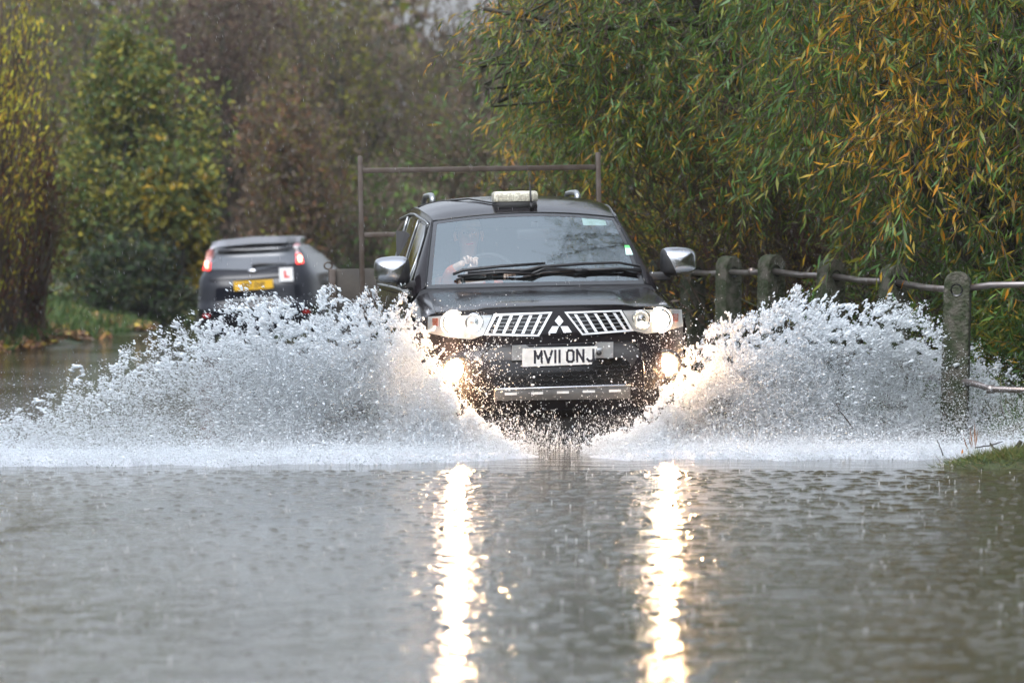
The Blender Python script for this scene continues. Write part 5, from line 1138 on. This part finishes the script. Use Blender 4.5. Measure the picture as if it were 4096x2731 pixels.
# foam front: churned white water running ahead of both splashes
def front_y(x): return np.interp(x, [-4.2, -2.6, -1.0, -.1, .3, .7, 1.5, 2.6, 3.2, 3.6], [27.3, 27.35, 27.6, 28.15, 28.7, 28.3, 28.25, 28.3, 28.4, 28.8]) + (fbm(np.stack([x * 3, 0 * x, 0 * x], 1), 1.0) - .5) * .55 + (fbm(np.stack([x * 14, 0 * x + 3, 0 * x], 1), 1.0) - .5) * .22
def foam_w(x): return np.clip(1 - 1.05 * np.exp(-((x - .33) / .34) ** 2), 0, 1)
def foam_h(x, y):
    d = y - front_y(x); w_ = foam_w(x); p = np.stack([x, y, 0 * x], 1)
    h = np.clip(d / .25, 0, 1) * (.012 + .035 * np.exp(-((d - .35) / .35) ** 2)) * (.35 + 1.1 * fbm(p * [[1, .8, 1]], 4.5)) * (.6 + .9 * fbm(p, 17)) * w_
    return np.where((d < 0) | (d > 1.5 + 1.2 * fbm(p, .9)), -.03, h - .008)
for nm, lab, x0, x1 in (('churned_foam', 'long band of churned white foam left of the pickup', -4.4, .30), ('churned_foam', 'band of churned white foam between the pickup and the right turf', .36, 3.7)):
    v, f = sheet(np.arange(x0, x1, .018), np.concatenate([np.arange(27.2, 29.0, .03), np.arange(29.0, 32.2, .07)]), foam_h); keep = (v[f][:, :, 2].max(1) > -.01); f = f[keep]
    o = fast_mesh(nm, v, f, 4, FOAM, smooth=True); tag(o, lab, 'foam', kind='stuff')
rg = np.random.default_rng(420); n = 150000; x = rg.uniform(-4.4, 3.7, n); d = np.abs(rg.normal(0, 1, n)) * .8 + rg.normal(0, .06, n); y = front_y(x) + d; h = rg.exponential(1, n) * (.020 + .030 * np.exp(-((d - .4) / .5) ** 2)) * (.5 + fbm(np.stack([x, y, 0 * x], 1), 2.5))
k = (rg.random(n) < foam_w(x)) & (h < .28) & (rg.random(n) < np.clip((d + .12) / .2, 0, 1)); P = np.stack([x, y, h], 1)[k]; n = len(P)
droplet_obj('foam_droplets', P, np.clip(np.exp(rg.normal(math.log(.0021), .4, n)), .001, .006), np.stack([rg.normal(0, 1, n), rg.normal(0, .3, n), rg.normal(.6, .5, n)], 1), 1 + rg.random(n) ** 2 * 2, SPR, rg, 'fine white droplets dancing over the foam front', 'droplets')
# low drifting mist of fine drops between the foam front and the plumes
rg = np.random.default_rng(425); n = 130000; x = rg.uniform(-4.4, 3.6, n); y = front_y(x) + .15 + rg.random(n) * 2.6; h = rg.exponential(1, n) * (.05 + .11 * np.clip((y - front_y(x)) / 2.2, 0, 1)) * (.4 + 1.2 * fbm(np.stack([x, y, 0 * x], 1), 1.6))
k = (rg.random(n) < foam_w(x) ** 2) & (h < .6); P = np.stack([x, y, h], 1)[k]; n = len(P)
droplet_obj('low_mist', P, np.clip(np.exp(rg.normal(math.log(.0014), .35, n)), .0006, .004), np.stack([rg.normal(0, 1, n), rg.normal(0, .3, n), rg.normal(.4, .4, n)], 1), 1 + rg.random(n) * 2, SPR, rg, 'low white mist hanging behind the foam front', 'mist')
# raindrops hitting the water: small jets, beads and crowns
rg = np.random.default_rng(430); n = 520; Y = 13.2 + rg.random(n) ** .8 * 15.2; x = rg.uniform(-1, 1, n) * .115 * Y; L = []; LR = []; LD = []; LS = []
for i in range(n):
    hgt = rg.uniform(.006, .026) * (1.5 if rg.random() < .08 else 1); r0 = rg.uniform(.0012, .0026)
    L.append((x[i], Y[i], hgt * .5)); LR.append(r0); LD.append((rg.normal(0, .08), 0, 1)); LS.append(hgt * .5 / r0)
    if rg.random() < .6: L.append((x[i], Y[i], hgt + r0)); LR.append(r0 * 1.6); LD.append((0, 0, 1)); LS.append(1.2)
    if rg.random() < .22:
        R0 = rg.uniform(.006, .016)
        for k in range(7):
            a = rg.uniform(0, 6.28); L.append((x[i] + R0 * math.cos(a), Y[i] + R0 * math.sin(a), rg.uniform(.002, .010))); LR.append(r0 * .8); LD.append((math.cos(a) * .6, math.sin(a) * .6, 1)); LS.append(rg.uniform(1.5, 3.5))
L, LR, LD, LS = map(np.array, (L, LR, LD, LS)); LR = LR + .0058 * 0
V, Fc = blobs(L, LR, LD.astype(float), LS, ICO, ICOF, rg); o = fast_mesh('raindrop_splashes', V, Fc, 3, SPR, smooth=True, tone=np.full((len(V), 3), .8)); tag(o, 'tiny jets and beads where raindrops hit the flood water', 'splashes', kind='stuff')
# ripple rings left by the raindrops, real relief on the water
nr = 3600; Y = 13.0 + rg.random(nr) ** .8 * 15.0; x = rg.uniform(-1, 1, nr) * .115 * Y; ok = Y < 27.0; x, Y = x[ok], Y[ok]; nr = len(x)
R1 = rg.uniform(.018, .060, nr); A = rg.uniform(.0006, .0017, nr); ns, nk = 20, 9; q = np.linspace(0.02, 1, nk); an_ = np.linspace(0, 2 * np.pi, ns, endpoint=False)
zr = A[:, None] * np.sin(q * 15.0)[None] * (np.sin(q * np.pi) ** .7)[None] + .0022 * (1 - q ** 6)[None] - .0002
V = np.stack([x[:, None, None] + R1[:, None, None] * q[None, :, None] * np.cos(an_)[None, None], Y[:, None, None] + R1[:, None, None] * q[None, :, None] * np.sin(an_)[None, None], np.broadcast_to(zr[:, :, None], (nr, nk, ns))], -1).reshape(-1, 3)
ii, jj = np.meshgrid(np.arange(nk - 1), np.arange(ns), indexing='ij'); b0_ = (ii * ns + jj).ravel(); b1_ = (ii * ns + (jj + 1) % ns).ravel(); fq = np.stack([b0_, b1_, b1_ + ns, b0_ + ns], 1)
Fc = (np.arange(nr)[:, None, None] * nk * ns + fq[None]).reshape(-1, 4); o = fast_mesh('rain_ripples', V, Fc, 4, wm, smooth=True); tag(o, 'ripple rings spreading where raindrops hit the flood', 'ripples', kind='stuff')
# falling rain
n = 4200; Y = 18 + rg.random(n) * 50; x = rg.uniform(-1, 1, n) * .118 * Y; z = rg.uniform(.1, 1.31 + .056 * Y); P = np.stack([x, Y, z], 1)
V, Fc = blobs(P, np.full(n, .0009), np.tile([-.16, 0, 1.], (n, 1)) + rg.normal(0, .03, (n, 3)), rg.uniform(8, 20, n), OCT, OCTF, rg); o = fast_mesh('falling_rain', V, Fc, 3, SPR, smooth=True, tone=np.full((len(V), 3), .6)); tag(o, 'fine streaks of falling rain', 'rain', kind='stuff')
# ------------------------------------------------------------------ rain haze
hz = MB(); hz.box((-420, -70, -2.0), (420, 910, 16)); hz = hz.build('haze', None, smooth=False)
hm_ = bpy.data.materials.new('rain_haze'); hm_.use_nodes = True; n_ = hm_.node_tree; n_.nodes.clear(); o_ = n_.nodes.new('ShaderNodeOutputMaterial'); pv = n_.nodes.new('ShaderNodeVolumePrincipled')
pv.inputs['Color'].default_value = (0.92, 0.93, 0.97, 1); pv.inputs['Density'].default_value = HAZE; n_.links.new(pv.outputs[0], o_.inputs['Volume']); hz.data.materials.append(hm_)
tag(hz, 'thin grey rain haze filling the air', 'haze', kind='stuff'); hm_.cycles.homogeneous_volume = True
